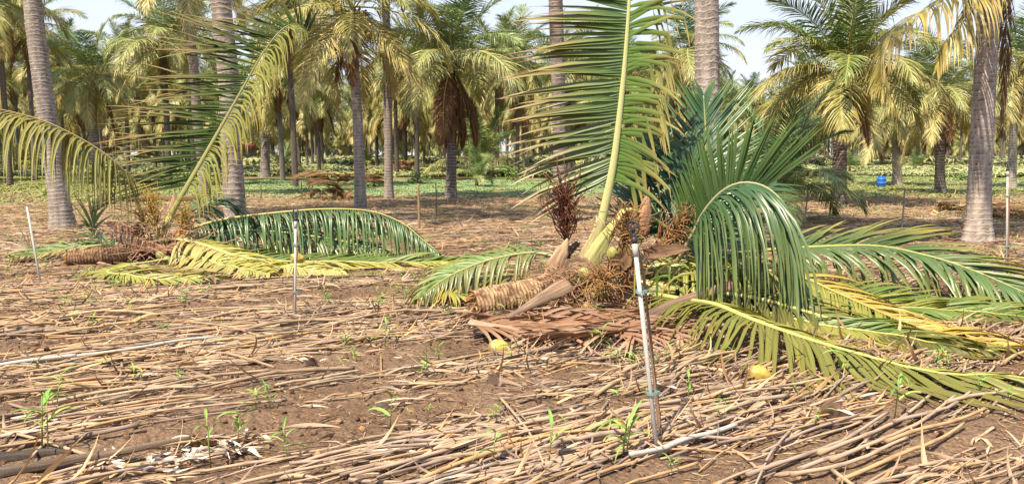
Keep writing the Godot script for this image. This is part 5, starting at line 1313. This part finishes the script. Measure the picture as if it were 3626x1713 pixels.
func loose_coconuts():
	coconut("ripe yellow coconut on the soil below the left end of the dead frond heap", Vector3(-0.104, 0.012, -6.55), Vector3(0.2, 0.6, 1.2), Color(0.5, 0.4, 0.1), 0.95)
	coconut("plump yellow coconut on bare soil under the front frond at the lower right", Vector3(1.785, 0.021, -5.72), Vector3(0.3, 0.2, 1.0), Color(0.5, 0.36, 0.07), 0.85)
	coconut("bright yellow coconut lying in front of the left fallen palm", Vector3(-4.426, -0.039, -10.65), Vector3(0.1, 0.3, 1.45), Color(0.56, 0.4, 0.05), 1.05)
	coconut("pale green coconut on the ground left of the bright yellow one", Vector3(-4.984, 0.013, -10.95), Vector3(0.9, 0.3, 0.2), Color(0.36, 0.34, 0.12), 1.2)
	coconut("half hidden yellow nut lying by the long flat frond", Vector3(-3, 0.153, -11.3), Vector3(0.4, 0.3, 1.2), Color(0.5, 0.4, 0.08), 0.9)
	coconut("small split coconut husk under the leaf bases of the main fallen palm", Vector3(0.747, 0.098, -7.95), Vector3(0.4, 0.3, 0.5), Color(0.46, 0.34, 0.14), 0.55)


# ---------------------------------------------------------------- the litter of crop stalks
func bare(x: float, z: float) -> float:
	var u := x * 0.85 - z * 0.53
	var w := x * 0.53 + z * 0.85
	var v := 0.5 + 0.75 * soft.get_noise_2d(u * 0.16 + 31.0, w * 0.6) + 0.75 * soft.get_noise_2d(u * 0.35 + 11.0, w * 2.3)
	v = lerpf(v, 0.62, clampf((-z - 8.0) / 8.0, 0.0, 0.85))
	for e in [[Vector3(-1.088, 0, -4.423), 0.75, 0.32], [Vector3(-2.178, 0, -5.386), 0.5, 0.25], [Vector3(0.407, 0, -5.732), 0.55, 0.2], [Vector3(2.489, 0, -4.361), 0.6, 0.3], [Vector3(-2.577, 0, -5.95), 0.4, 0.2], [Vector3(0.46, 0, -4.765), 0.4, 0.15], [Vector3(1.971, 0, -5.162), 0.3, 0.15]]:
		var c: Vector3 = e[0]
		v *= lerpf(0.62, 1.0, smoothstep(0.5, 1.4, Vector2((x - c.x) / e[1], (z - c.z) / e[2]).length() + 0.6 * fine.get_noise_2d(x * 2.0, z * 2.0)))
	return v


func heading(x: float, z: float) -> float:
	var d := -z
	var a := lerpf(30.0, 43.0, clampf((x + 1.0) / 3.5, 0, 1)) + 9.0 * soft.get_noise_2d(x * 0.3, z * 0.3 + 60.0)
	return deg_to_rad(lerpf(a, 26.0, clampf((d - 6.0) / 9.0, 0, 1)))


func stalk_meshes(flags: bool) -> Array:
	var out := []
	for k in 8:
		var m := M.new()
		var n := 19
		var p := PackedVector3Array()
		var bend := rng.randf_range(-0.035, 0.035)
		for j in n:
			var u := j / (n - 1.0)
			p.append(Vector3(u - 0.5, 0.007 * sin(u * 7.0 + k), bend * sin(PI * u) + (0.012 if j > 9 else 0.0) * bend * 20.0))
		var node := rng.randi_range(4, 6)
		sweep(m, p, func(u): return (1.0 - 0.3 * u) * (1.22 if int(round(u * 18.0)) % node == 0 else 1.0) * 0.0095, func(u): return (1.0 - 0.3 * u) * (1.2 if int(round(u * 18.0)) % node == 0 else 0.92) * 0.0095, Vector3.UP, 0.0, 7, func(u, j): return Color(1, 1, 1) * (0.62 if int(round(u * 18.0)) % node == 0 else (0.9 + 0.22 * fine.get_noise_2d(u * 9.0 + k * 7.0, j * 1.3))))
		if flags:
			for q in k % 3:
				var u := rng.randf_range(0.15, 0.85)
				leaf(m, Vector3(u - 0.5, 0.008, 0), Vector3(0.8, rng.randf_range(0.0, 0.35), rng.randf_range(-0.5, 0.5)).normalized(), Vector3(0, 0.3, 1), rng.randf_range(0.2, 0.38), 0.011, 5, 0.9, rng.randf_range(-1.4, 1.4), 0.0, Color(1.05, 1.0, 0.92), Color(0.9, 0.82, 0.75), 0.3, false)
		out.append(mesh_of(m))
	return out


func straw_tint() -> Color:
	var r := rng.randf()
	if r < 0.5: return vary(Color(0.43, 0.3, 0.19), 0.28)
	if r < 0.7: return vary(Color(0.36, 0.26, 0.18), 0.28)
	if r < 0.85: return vary(Color(0.43, 0.275, 0.14), 0.24)
	return vary(Color(0.27, 0.195, 0.15), 0.2)


func husk_meshes() -> Array:
	var out := []
	for k in 7:
		var m := M.new()
		leaf(m, Vector3(-0.5, 0, 0), Vector3(1, rng.randf_range(0.1, 0.4), rng.randf_range(-0.2, 0.2)).normalized(), Vector3(0, 0.25, 1), 1.0, 0.06, 7, rng.randf_range(0.3, 0.9), rng.randf_range(-2.2, 2.2), 0.0, Color(1, 1, 1), Color(0.85, 0.82, 0.8), 0.35, false)
		out.append(mesh_of(m))
	return out


func clod_meshes() -> Array:
	var out := []
	for k in 5:
		var m := M.new()
		blob(m, Vector3.ZERO, Vector3(1, 0.7, 0.9), Basis(), 0.75, 6, 8, Color(1, 1, 1), k * 5.3)
		out.append(mesh_of(m))
	return out


func field_litter():
	var stalks := stalk_meshes(true)
	var found := []         # [distance, Transform3D, mesh, tint]
	# bundles of parallel stalks
	var tries := 0
	while tries < 6500:
		tries += 1
		var d: float = sqrt(rng.randf_range(3.3 * 3.3, 32.0 * 32.0)) if tries > 1700 else sqrt(rng.randf_range(3.3 * 3.3, 10.0 * 10.0))
		var x := rng.randf_range(-0.72, 0.74) * d
		var z := -d
		var thick := bare(x, z)
		if rng.randf() > smoothstep(0.37, 0.72, thick): continue
		var a := heading(x, z) + rng.randfn() * 0.11
		var count := rng.randi_range(3, 9)
		for k in count:
			var along := Vector3(cos(a), 0, -sin(a))
			var across := Vector3(sin(a), 0, cos(a))
			var at := Vector3(x, 0, z) + along * rng.randfn() * 0.35 + across * rng.randfn() * 0.06
			var l := rng.randf_range(0.35, 1.25)
			var aa := a + rng.randfn() * (0.09 if rng.randf() < 0.85 else 0.7)
			at.y = gh(at.x, at.z) + 0.006 + 0.035 * rng.randf() * rng.randf()
			var fat := rng.randf_range(0.5, 1.15) * (1.5 if rng.randf() < 0.2 else 1.0)
			var b := Basis(Vector3.UP, aa) * Basis(Vector3.BACK, rng.randfn() * 0.03) * Basis(Vector3.RIGHT, rng.randf() * TAU) * Basis.from_scale(Vector3(l, fat, fat))
			if rng.randf() < 0.5: b = b * Basis(Vector3.UP, PI)
			found.append([-at.z, Transform3D(b, at), rng.randi() % 8, straw_tint()])
	found.sort_custom(func(p, q): return p[0] < q[0])
	var single := 0
	var rest := []
	var tints := []
	for k in 8:
		rest.append([])
		tints.append([])
	var looks := []
	for k in 8:
		looks.append(null)
	var shades := []
	for k in 4:
		var mm: StandardMaterial3D = mats["stalk"].duplicate()
		mm.albedo_color = [Color(0.45, 0.32, 0.22), Color(0.37, 0.28, 0.22), Color(0.46, 0.295, 0.15), Color(0.28, 0.2, 0.155)][k].linear_to_srgb()
		shades.append(mm)
	for f in found:
		var t: Transform3D = f[1]
		var shows: bool = f[0] > 3.75 and absf(t.origin.x) < 0.62 * f[0]
		if shows and single < 290 and t.basis.x.length() > 0.5:
			single += 1
			var o := place("crop_stalk", stalks[f[2]], shades[[0, 0, 1, 2, 3][rng.randi() % 5]], self)
			o.transform = t
			tag(o, "dry tan crop stalk lying on the soil nearest the camera", "crop stalk", "dry stalks strewn over the near field")
		else:
			rest[f[2]].append(t)
			tints[f[2]].append(f[3])
	for k in 8:
		scatter("crop_stalk_litter", stalks[k], mats["stalk"], rest[k], tints[k], "dry crop stalks strewn in rows over the brown field")
	# thin straw, leaf strips and chips
	var husks := husk_meshes()
	for k in 7:
		var spots := []
		var cols := []
		for j in 2600:
			var d: float = sqrt(rng.randf_range(3.3 * 3.3, 26.0 * 26.0)) if j > 1000 else sqrt(rng.randf_range(3.3 * 3.3, 9.0 * 9.0))
			var x := rng.randf_range(-0.72, 0.74) * d
			var z := -d
			if rng.randf() > 0.06 + smoothstep(0.3, 0.75, bare(x, z)): continue
			var a := heading(x, z) + rng.randfn() * 0.45
			var l := (0.05 + 0.3 * pow(rng.randf(), 1.6)) * (1.0 + d * 0.03)
			var fat := rng.randf_range(0.05, 0.15)
			spots.append(Transform3D(Basis(Vector3.UP, a) * Basis(Vector3.RIGHT, rng.randfn() * 0.7) * Basis.from_scale(Vector3(l, l * 0.6, fat)), Vector3(x, gh(x, z) + 0.012 + 0.02 * rng.randf(), z)))
			cols.append(vary([Color(0.44, 0.31, 0.22), Color(0.35, 0.25, 0.185), Color(0.26, 0.17, 0.115), Color(0.54, 0.41, 0.31)][rng.randi() % 4], 0.2))
		scatter("dry_leaf_litter", husks[k], mats["litter"], spots, cols, "curled dry leaf strips and straw scattered among the stalks")
	# a bundle of thick stalks lying diagonally at the lower right
	for e in [[Vector3(1.149, 0, -3.83), Vector3(2.283, 0, -4.825)], [Vector3(1.599, 0, -4.098), Vector3(2.718, 0, -5.179)], [Vector3(1.63, 0, -4.017), Vector3(2.877, 0, -5.162)], [Vector3(1.596, 0, -3.83), Vector3(2.625, 0, -4.609)], [Vector3(2.231, 0, -4.609), Vector3(3.029, 0, -5.249)], [Vector3(1.431, 0, -3.914), Vector3(1.961, 0, -4.361)], [Vector3(2.737, 0, -4.996), Vector3(3.537, 0, -5.386)], [Vector3(1.363, 0, -3.83), Vector3(2.181, 0, -4.361)], [Vector3(2.043, 0, -4.3), Vector3(2.898, 0, -4.84)]]:
		var o := place("crop_stalk", stalks[rng.randi() % 8], shades[rng.randi() % 3], self)
		var a: Vector3 = e[0]
		var b: Vector3 = e[1]
		a.y = gh(a.x, a.z) + rng.randf_range(0.02, 0.05)
		b.y = gh(b.x, b.z) + rng.randf_range(0.02, 0.05)
		var along := (b - a).normalized()
		var side := along.cross(Vector3.UP).normalized()
		o.transform = Transform3D(Basis(along * a.distance_to(b), side.cross(along) * 1.35, side * 1.35), (a + b) * 0.5)
		tag(o, "thick dry stalk in the diagonal bundle at the lower right", "crop stalk", "thick diagonal stalks at the lower right")
	# chaff: short splinters of straw
	for k in 4:
		var spots := []
		var cols := []
		for j in 4200:
			var d := sqrt(rng.randf_range(3.3 * 3.3, 12.0 * 12.0))
			var x := rng.randf_range(-0.7, 0.72) * d
			if rng.randf() > 0.25 + bare(x, -d): continue
			var fat := rng.randf_range(0.15, 0.45)
			spots.append(Transform3D(Basis(Vector3.UP, heading(x, -d) + rng.randfn() * 0.9) * Basis(Vector3.BACK, rng.randfn() * 0.15) * Basis.from_scale(Vector3(rng.randf_range(0.02, 0.13), fat, fat)), Vector3(x, gh(x, -d) + 0.006, -d)))
			cols.append(vary(straw_tint(), 0.2))
		scatter("chaff", stalks[k], mats["stalk"], spots, cols, "short splinters of dry straw on the soil")
	# crumbs and clods of soil
	var clods := clod_meshes()
	for k in 5:
		var spots := []
		var cols := []
		for j in 2600:
			var d := sqrt(rng.randf_range(3.3 * 3.3, 11.0 * 11.0))
			var x := rng.randf_range(-0.7, 0.72) * d
			var s := 0.002 + 0.022 * pow(rng.randf(), 6.0)
			var light := rng.randf() < 0.12
			spots.append(Transform3D(Basis.from_euler(Vector3(rng.randf() * 3, rng.randf() * 6, rng.randf() * 3)) * Basis.from_scale(Vector3.ONE * s), Vector3(x, gh(x, -d) + s * 0.3, -d)))
			cols.append(vary(Color(0.42, 0.29, 0.18) if light else Color(0.2, 0.12, 0.078), 0.2))
		scatter("soil_crumbs", clods[k], mats["soil"], spots, cols, "crumbs of brown soil on the bare patches")
	# stones and clods that stand out
	for s in [[Vector3(-0.876, 0, -4.63), 0.022, Color(0.5, 0.27, 0.15), "orange stone on the bare soil at the bottom left of centre"], [Vector3(-1.669, 0, -4.78), 0.02, Color(0.45, 0.3, 0.19), "tan stone near the dry leaf stalk on the left"], [Vector3(-3.075, 0, -6.246), 0.05, Color(0.15, 0.1, 0.07), "dark clod of soil behind the weathered left pipe"], [Vector3(-1.025, 0, -4.159), 0.02, Color(0.48, 0.27, 0.16), "small reddish stone on the bare soil left of centre"], [Vector3(-0.511, 0, -5.145), 0.018, Color(0.4, 0.27, 0.17), "brown pebble below the middle stalks"], [Vector3(2.503, 0, -4.436), 0.014, Color(0.44, 0.32, 0.2), "tan pebble on bare soil at the lower right"], [Vector3(-1.98, 0, -4.348), 0.022, Color(0.5, 0.36, 0.24), "pale stone beside the dark leaf stalk at the lower left"], [Vector3(-3.266, 0, -7.96), 0.035, Color(0.5, 0.4, 0.34), "whitish chunk on the soil below the hooked frond"]]:
		var o := place("stone", clods[rng.randi() % 5], null, self, s[0] + Vector3(0, gh(s[0].x, s[0].z) + s[1] * 0.4, 0))
		var sm: StandardMaterial3D = mats["dry"].duplicate()
		sm.albedo_color = s[2].linear_to_srgb()
		o.material_override = sm
		o.basis = Basis.from_euler(Vector3(rng.randf(), rng.randf() * 6.0, rng.randf())) * Basis.from_scale(Vector3.ONE * s[1])
		tag(o, s[3], "stone" if s[1] < 0.03 else "clod")
	# pale husks that stand out
	for h in [[Vector3(-0.11, 0, -5.48), 0.14, "pale husk standing on edge in the middle of the field"], [Vector3(-1.371, 0, -8.314), 0.15, "pinkish dry husk upright in the stubble left of the broken trunk"], [Vector3(1.024, 0, -5.386), 0.13, "rounded dry husk beside the stake of the front sprinkler"], [Vector3(-1.524, 0, -6.136), 0.14, "white scrap of husk under stalks left of centre"], [Vector3(-3.623, 0, -9.762), 0.2, "white crumpled husk right of the bright yellow coconut"], [Vector3(0.828, 0, -5.578), 0.12, "dry husk leaning left of the front sprinkler pipe"], [Vector3(1.93, 0, -4.878), 0.2, "cream husk with long points near the lower right bare patch"]]:
		var m := M.new()
		var at: Vector3 = h[0]
		at.y = gh(at.x, at.z)
		for q in 3:
			leaf(m, at, Vector3(rng.randf_range(-0.5, 0.5), 0.7, rng.randf_range(0.0, 0.4)).normalized(), Vector3(1, 0, 0.2), h[1], h[1] * 0.3, 6, 0.7, rng.randf_range(-0.3, 0.3), 0.0, Color(0.56, 0.42, 0.33), Color(0.6, 0.5, 0.42), 0.5, false)
		tag(build("dry_husk", m, mats["litter"], self), h[2], "husk")
	# dead frond at the lower left with its bleached leaflets
	var o2 := shell(self, "dead_leaf_stalk", [Vector3(-2.674, 0.018, -3.92), Vector3(-2.465, 0.035, -3.97), Vector3(-2.249, 0.058, -4.02), Vector3(-2.054, 0.073, -4.08), Vector3(-1.866, 0.087, -4.17), Vector3(-1.729, 0.089, -4.25)], Vector3(0, 1, 0.5), [0.034, 0.034, 0.03, 0.026, 0.02, 0.01], 0.014, -0.5, Color(0.1, 0.08, 0.07), Color(0.24, 0.17, 0.12), "dry")
	tag(o2, "long dark dry leaf stalk lying in the lower left corner", "leaf stalk")
	o2 = shell(self, "dead_leaf_stalk", [Vector3(-2.791, 0.031, -4.1), Vector3(-2.608, 0.038, -4.14), Vector3(-2.463, 0.04, -4.18), Vector3(-2.348, 0.024, -4.2)], Vector3(0, 1, 0.4), [0.035, 0.04, 0.034, 0.016], 0.012, -0.6, Color(0.07, 0.055, 0.05), Color(0.1, 0.08, 0.07), "dry")
	tag(o2, "short black dry leaf sheath behind the long stalk in the lower left", "leaf sheath")
	var tuft := thing("dead_leaflet_bunch", "bunch of brown dry leaflets fanning from the dark lower left stalk", "dead leaflets", Vector3(-1.926, 0, -4.455))
	for k in 26:
		var m := M.new()
		var at: Vector3 = Vector3(-1.925, 0.027, -4.3)
		at += Vector3(rng.randf_range(-0.06, 0.25), 0.0, rng.randf_range(-0.03, 0.03))
		leaf(m, at, Vector3(0.9, rng.randf_range(0.02, 0.35), rng.randf_range(-0.55, 0.0)).normalized(), Vector3(0, 0.4, 1), rng.randf_range(0.3, 0.55), 0.009, 6, 0.6, rng.randf_range(-0.8, 0.8), 0.0, Color(0.26, 0.17, 0.1), Color(0.4, 0.29, 0.19), 0.35, true)
		build("leaflet", m, mats["dead_leaf"], tuft)
	var white := thing("bleached_husks", "crumpled bleached white husks at the bottom left beside the dark stalk", "husks", Vector3(-1.764, 0, -4.017))
	for k in 80:
		var m := M.new()
		var at: Vector3 = Vector3(-2.03, 0, -3.939) if k % 2 else Vector3(-1.75, 0, -4.24)
		at += Vector3(rng.randf_range(-0.05, 0.38), 0, rng.randf_range(-0.16, 0.14))
		at.y = gh(at.x, at.z) + 0.055
		leaf(m, at, Vector3(rng.randfn(), rng.randf_range(-0.1, 0.35), rng.randfn() * 0.7).normalized(), Vector3(rng.randfn(), 0.2, rng.randfn()).normalized(), rng.randf_range(0.06, 0.18), rng.randf_range(0.006, 0.017), 5, 0.7, rng.randf_range(-2.0, 2.0), 0.0, vary([Color(0.62, 0.55, 0.48), Color(0.46, 0.37, 0.3), Color(0.24, 0.17, 0.12)][k % 3], 0.15), Color(0.46, 0.37, 0.3), 0.5, true)
		build("husk", m, mats["litter"], white)


# ---------------------------------------------------------------- green things growing in the stubble
func make_shoot(kind: int) -> Node3D:
	var root := Node3D.new()
	var m := M.new()
	var tall := rng.randf_range(0.12, 0.24)
	var lean := Vector3(rng.randf_range(-0.04, 0.04), tall, rng.randf_range(-0.03, 0.03))
	sweep(m, PackedVector3Array([Vector3.ZERO, lean * 0.5, lean]), func(u): return lerpf(0.004, 0.0022, u), func(u): return lerpf(0.004, 0.0022, u), Vector3(0.1, 0, 1), 0.0, 6, func(u, _j): return Color(0.22, 0.24, 0.09).lerp(Color(0.18, 0.28, 0.06), u))
	root.add_child(MeshInstance3D.new())
	var s: MeshInstance3D = root.get_child(0)
	s.name = "stem"
	s.mesh = mesh_of(m)
	s.material_override = mats["shoot"]
	for k in 3 + kind % 3:
		var a := k * 2.6 + rng.randf()
		var b := lean * lerpf(0.45, 1.0, k / (2.0 + kind % 3))
		m = M.new()
		var green := vary(Color(0.17, 0.29, 0.06), 0.2).lerp(Color(0.4, 0.42, 0.09), 0.5 if rng.randf() < 0.15 else 0.0)
		leaf(m, b, Vector3(cos(a), rng.randf_range(0.5, 1.3), sin(a)).normalized(), Vector3(-sin(a), 0, cos(a)), rng.randf_range(0.09, 0.2), rng.randf_range(0.006, 0.011), 6, rng.randf_range(0.4, 1.0), rng.randf_range(-0.5, 0.5), 0.0, green, vary(green, 0.1), 0.4, false)
		var o := MeshInstance3D.new()
		o.name = "leaf" if k == 0 else "leaf_%03d" % k
		o.mesh = mesh_of(m)
		o.material_override = mats["shoot"]
		root.add_child(o)
	return root


func seedlings():
	var kinds := []
	for k in 9:
		kinds.append(make_shoot(k))
	var put := func(at: Vector3, size: float, label: String, group: String):
		var o: Node3D = kinds[rng.randi() % 9].duplicate()
		o.name = numbered("grass_shoot")
		at.y = gh(at.x, at.z) - 0.005
		o.position = at
		o.basis = Basis(Vector3.UP, rng.randf() * TAU) * Basis.from_scale(Vector3.ONE * size)
		add_child(o)
		tag(o, label, "weed", group)
	put.call(Vector3(0.579, 0, -4.137), 1.55, "tallest bright green shoot, just left of the foot of the front sprinkler", "")
	put.call(Vector3(0.606, 0, -4.182), 1.3, "leafy green shoot touching the tallest one by the front sprinkler", "")
	put.call(Vector3(-0.706, 0, -4.554), 1.2, "spreading green shoot on bare soil below the middle of the field", "")
	put.call(Vector3(-2.467, 0, -4.182), 1.15, "clump of green shoots over the dark stalk in the lower left corner", "")
	put.call(Vector3(-2.532, 0, -4.24), 1.3, "second shoot of the clump over the lower left dark stalk", "")
	put.call(Vector3(-2.833, 0, -4.917), 1.1, "tall pale shoot above the lower left clump", "")
	put.call(Vector3(-1.54, 0, -4.017), 1.1, "single green shoot rising through the bleached husks", "")
	put.call(Vector3(2.313, 0, -5.629), 1.2, "green shoot standing before the front frond right of the yellow coconut", "")
	put.call(Vector3(2.304, 0, -4.765), 1.15, "bent shoot with a drooping blade at the lower right", "")
	put.call(Vector3(-0.096, 0, -3.965), 1.1, "low shoot at the bottom edge right of centre straw", "")
	put.call(Vector3(0.187, 0, -4.017), 1.1, "broad leaved shoot at the bottom edge left of the front sprinkler", "")
	var n := 0
	while n < 270:
		var d := sqrt(rng.randf_range(3.8 * 3.8, 12.0 * 12.0))
		var x := rng.randf_range(-0.63, 0.63) * d
		if soft.get_noise_2d(x * 0.6 + 70.0, -d * 0.6) < 0.0: continue
		n += 1
		put.call(Vector3(x, 0, -d), rng.randf_range(0.45, 1.05), "young green grass shoot sprouting from the stubble", "green shoots dotted over the field")
		if rng.randf() < 0.4:
			n += 1
			put.call(Vector3(x + rng.randfn() * 0.05, 0, -d + rng.randfn() * 0.05), rng.randf_range(0.35, 0.9), "young green grass shoot sprouting from the stubble", "green shoots dotted over the field")


func blade_clump(count: int, tall: float, half: float, spread: float, c: Color, droop: float) -> ArrayMesh:
	var m := M.new()
	for k in count:
		var a := rng.randf() * TAU
		var b := Vector3(rng.randfn(), 0, rng.randfn()) * spread
		var cc := vary(c, 0.25)
		leaf(m, b, Vector3(cos(a) * 0.7, 1.0, sin(a) * 0.7).normalized(), Vector3(-sin(a), 0, cos(a)), tall * rng.randf_range(0.5, 1.1), half, 3, droop, rng.randf_range(-0.5, 0.5), 0.0, cc, cc, 0.0, false)
	return mesh_of(m, false)


func cover(called: String, label: String, mesh: ArrayMesh, count: int, d0: float, d1: float, s0: float, s1: float, size: float, mask: float, tone: Color):
	var spots := []
	var tints := []
	for k in count:
		var d := sqrt(rng.randf_range(d0 * d0, d1 * d1))
		var x := rng.randf_range(s0, s1) * d
		if soft.get_noise_2d(x * 0.3 + d0, -d * 0.4) < mask: continue
		var s := size * rng.randf_range(0.6, 1.3)
		spots.append(Transform3D(Basis(Vector3.UP, rng.randf() * TAU) * Basis.from_scale(Vector3(s, s * rng.randf_range(0.7, 1.2), s)), Vector3(x, gh(x, -d) - 0.01, -d)))
		tints.append(vary(tone, 0.2))
	scatter(called, mesh, mats["shoot"], spots, tints, label)


func ground_cover():
	var tuft := blade_clump(16, 0.28, 0.008, 0.07, Color(1, 1, 1), 0.8)
	var herb := blade_clump(22, 0.3, 0.035, 0.16, Color(1, 1, 1), 1.0)
	var scrub := blade_clump(120, 1.3, 0.07, 0.45, Color(1, 1, 1), 0.9)
	cover("dry_grass", "low tan dry grass between stubble and green strip", tuft, 9000, 19.0, 46.0, -0.72, 0.74, 0.8, -0.1, Color(0.36, 0.29, 0.13))
	cover("sprouting_grass", "green grass sprouting in the far stubble", tuft, 3600, 10.0, 30.0, -0.72, 0.74, 0.7, 0.08, Color(0.17, 0.24, 0.06))
	cover("green_crop", "strip of low bright green crop beyond the stubble", herb, 11000, 30.0, 50.0, -0.42, 0.2, 0.8, 0.0, Color(0.25, 0.37, 0.16))
	cover("far_grass", "green and yellow grass of the open ground on the right", herb, 12000, 30.0, 85.0, 0.2, 0.75, 1.0, -0.2, Color(0.25, 0.29, 0.1))
	cover("left_grass", "yellow-green grass under the palms on the left", herb, 9000, 26.0, 60.0, -0.75, -0.35, 1.0, -0.1, Color(0.25, 0.27, 0.09))
	cover("undergrowth", "pale green scrub between the far trunks", scrub, 2200, 56.0, 120.0, -0.72, 0.74, 1.0, -0.05, Color(0.33, 0.35, 0.16))
	cover("undergrowth", "dense far scrub closing the view between the trunks", scrub, 1500, 100.0, 190.0, -0.72, 0.74, 2.4, -0.1, Color(0.32, 0.34, 0.17))
	var far_crown := []
	var far_tone := []
	for k in 420:
		var d := rng.randf_range(165.0, 300.0)
		far_crown.append(Transform3D(Basis(Vector3.UP, rng.randf() * TAU) * Basis.from_scale(Vector3.ONE * rng.randf_range(0.9, 1.3)), Vector3(rng.randf_range(-0.72, 0.74) * d, rng.randf_range(3.0, 7.5), -d)))
		far_tone.append(vary(Color(0.9, 0.95, 0.9), 0.15))
	scatter("distant_palms", far_mesh, mats["leaf"], far_crown, far_tone, "far palm crowns merging into one mass at the horizon")
	# single green bushes on the crop strip
	for b in [[Vector3(-5.176, 0, -44.665), 1.0, "leafy green bush on the crop strip right of the slim straight trunk"], [Vector3(-6.869, 0, -40.291), 0.9, "pale leafy bush beside the foot of the slender palm"], [Vector3(0.048, 0, -49.35), 1.3, "dark bush at the end of the crop strip left of the upright frond"], [Vector3(-17.931, 0, -42.918), 1.1, "low yellow-green bush behind the left fallen palm"], [Vector3(27.189, 0, -49.35), 0.8, "small bush in the grass behind the flared right trunk"]]:
		var m := M.new()
		var at: Vector3 = b[0]
		for k in 90:
			var a := rng.randf() * TAU
			var q: Vector3 = at + Vector3(rng.randfn() * 0.35, rng.randf_range(0.05, 0.6), rng.randfn() * 0.3) * b[1]
			leaf(m, q, Vector3(cos(a), rng.randf_range(0.1, 1.0), sin(a)).normalized(), Vector3(-sin(a), 0.2, cos(a)), 0.28 * b[1], 0.06, 4, 0.8, rng.randf_range(-0.4, 0.4), 0.0, vary(Color(0.13, 0.22, 0.06), 0.3), vary(Color(0.2, 0.27, 0.08), 0.3), 0.2, false)
		var root := thing("bush", b[2], "bush", at)
		build("foliage", m, mats["shoot"], root)
		m = M.new()
		for k in 5:
			rod(m, at, at + Vector3(rng.randfn() * 0.25, 0.5, rng.randfn() * 0.2) * b[1], 0.012, 0.006, 5, Color(0.2, 0.15, 0.09))
		build("stem", m, mats["dry"], root)
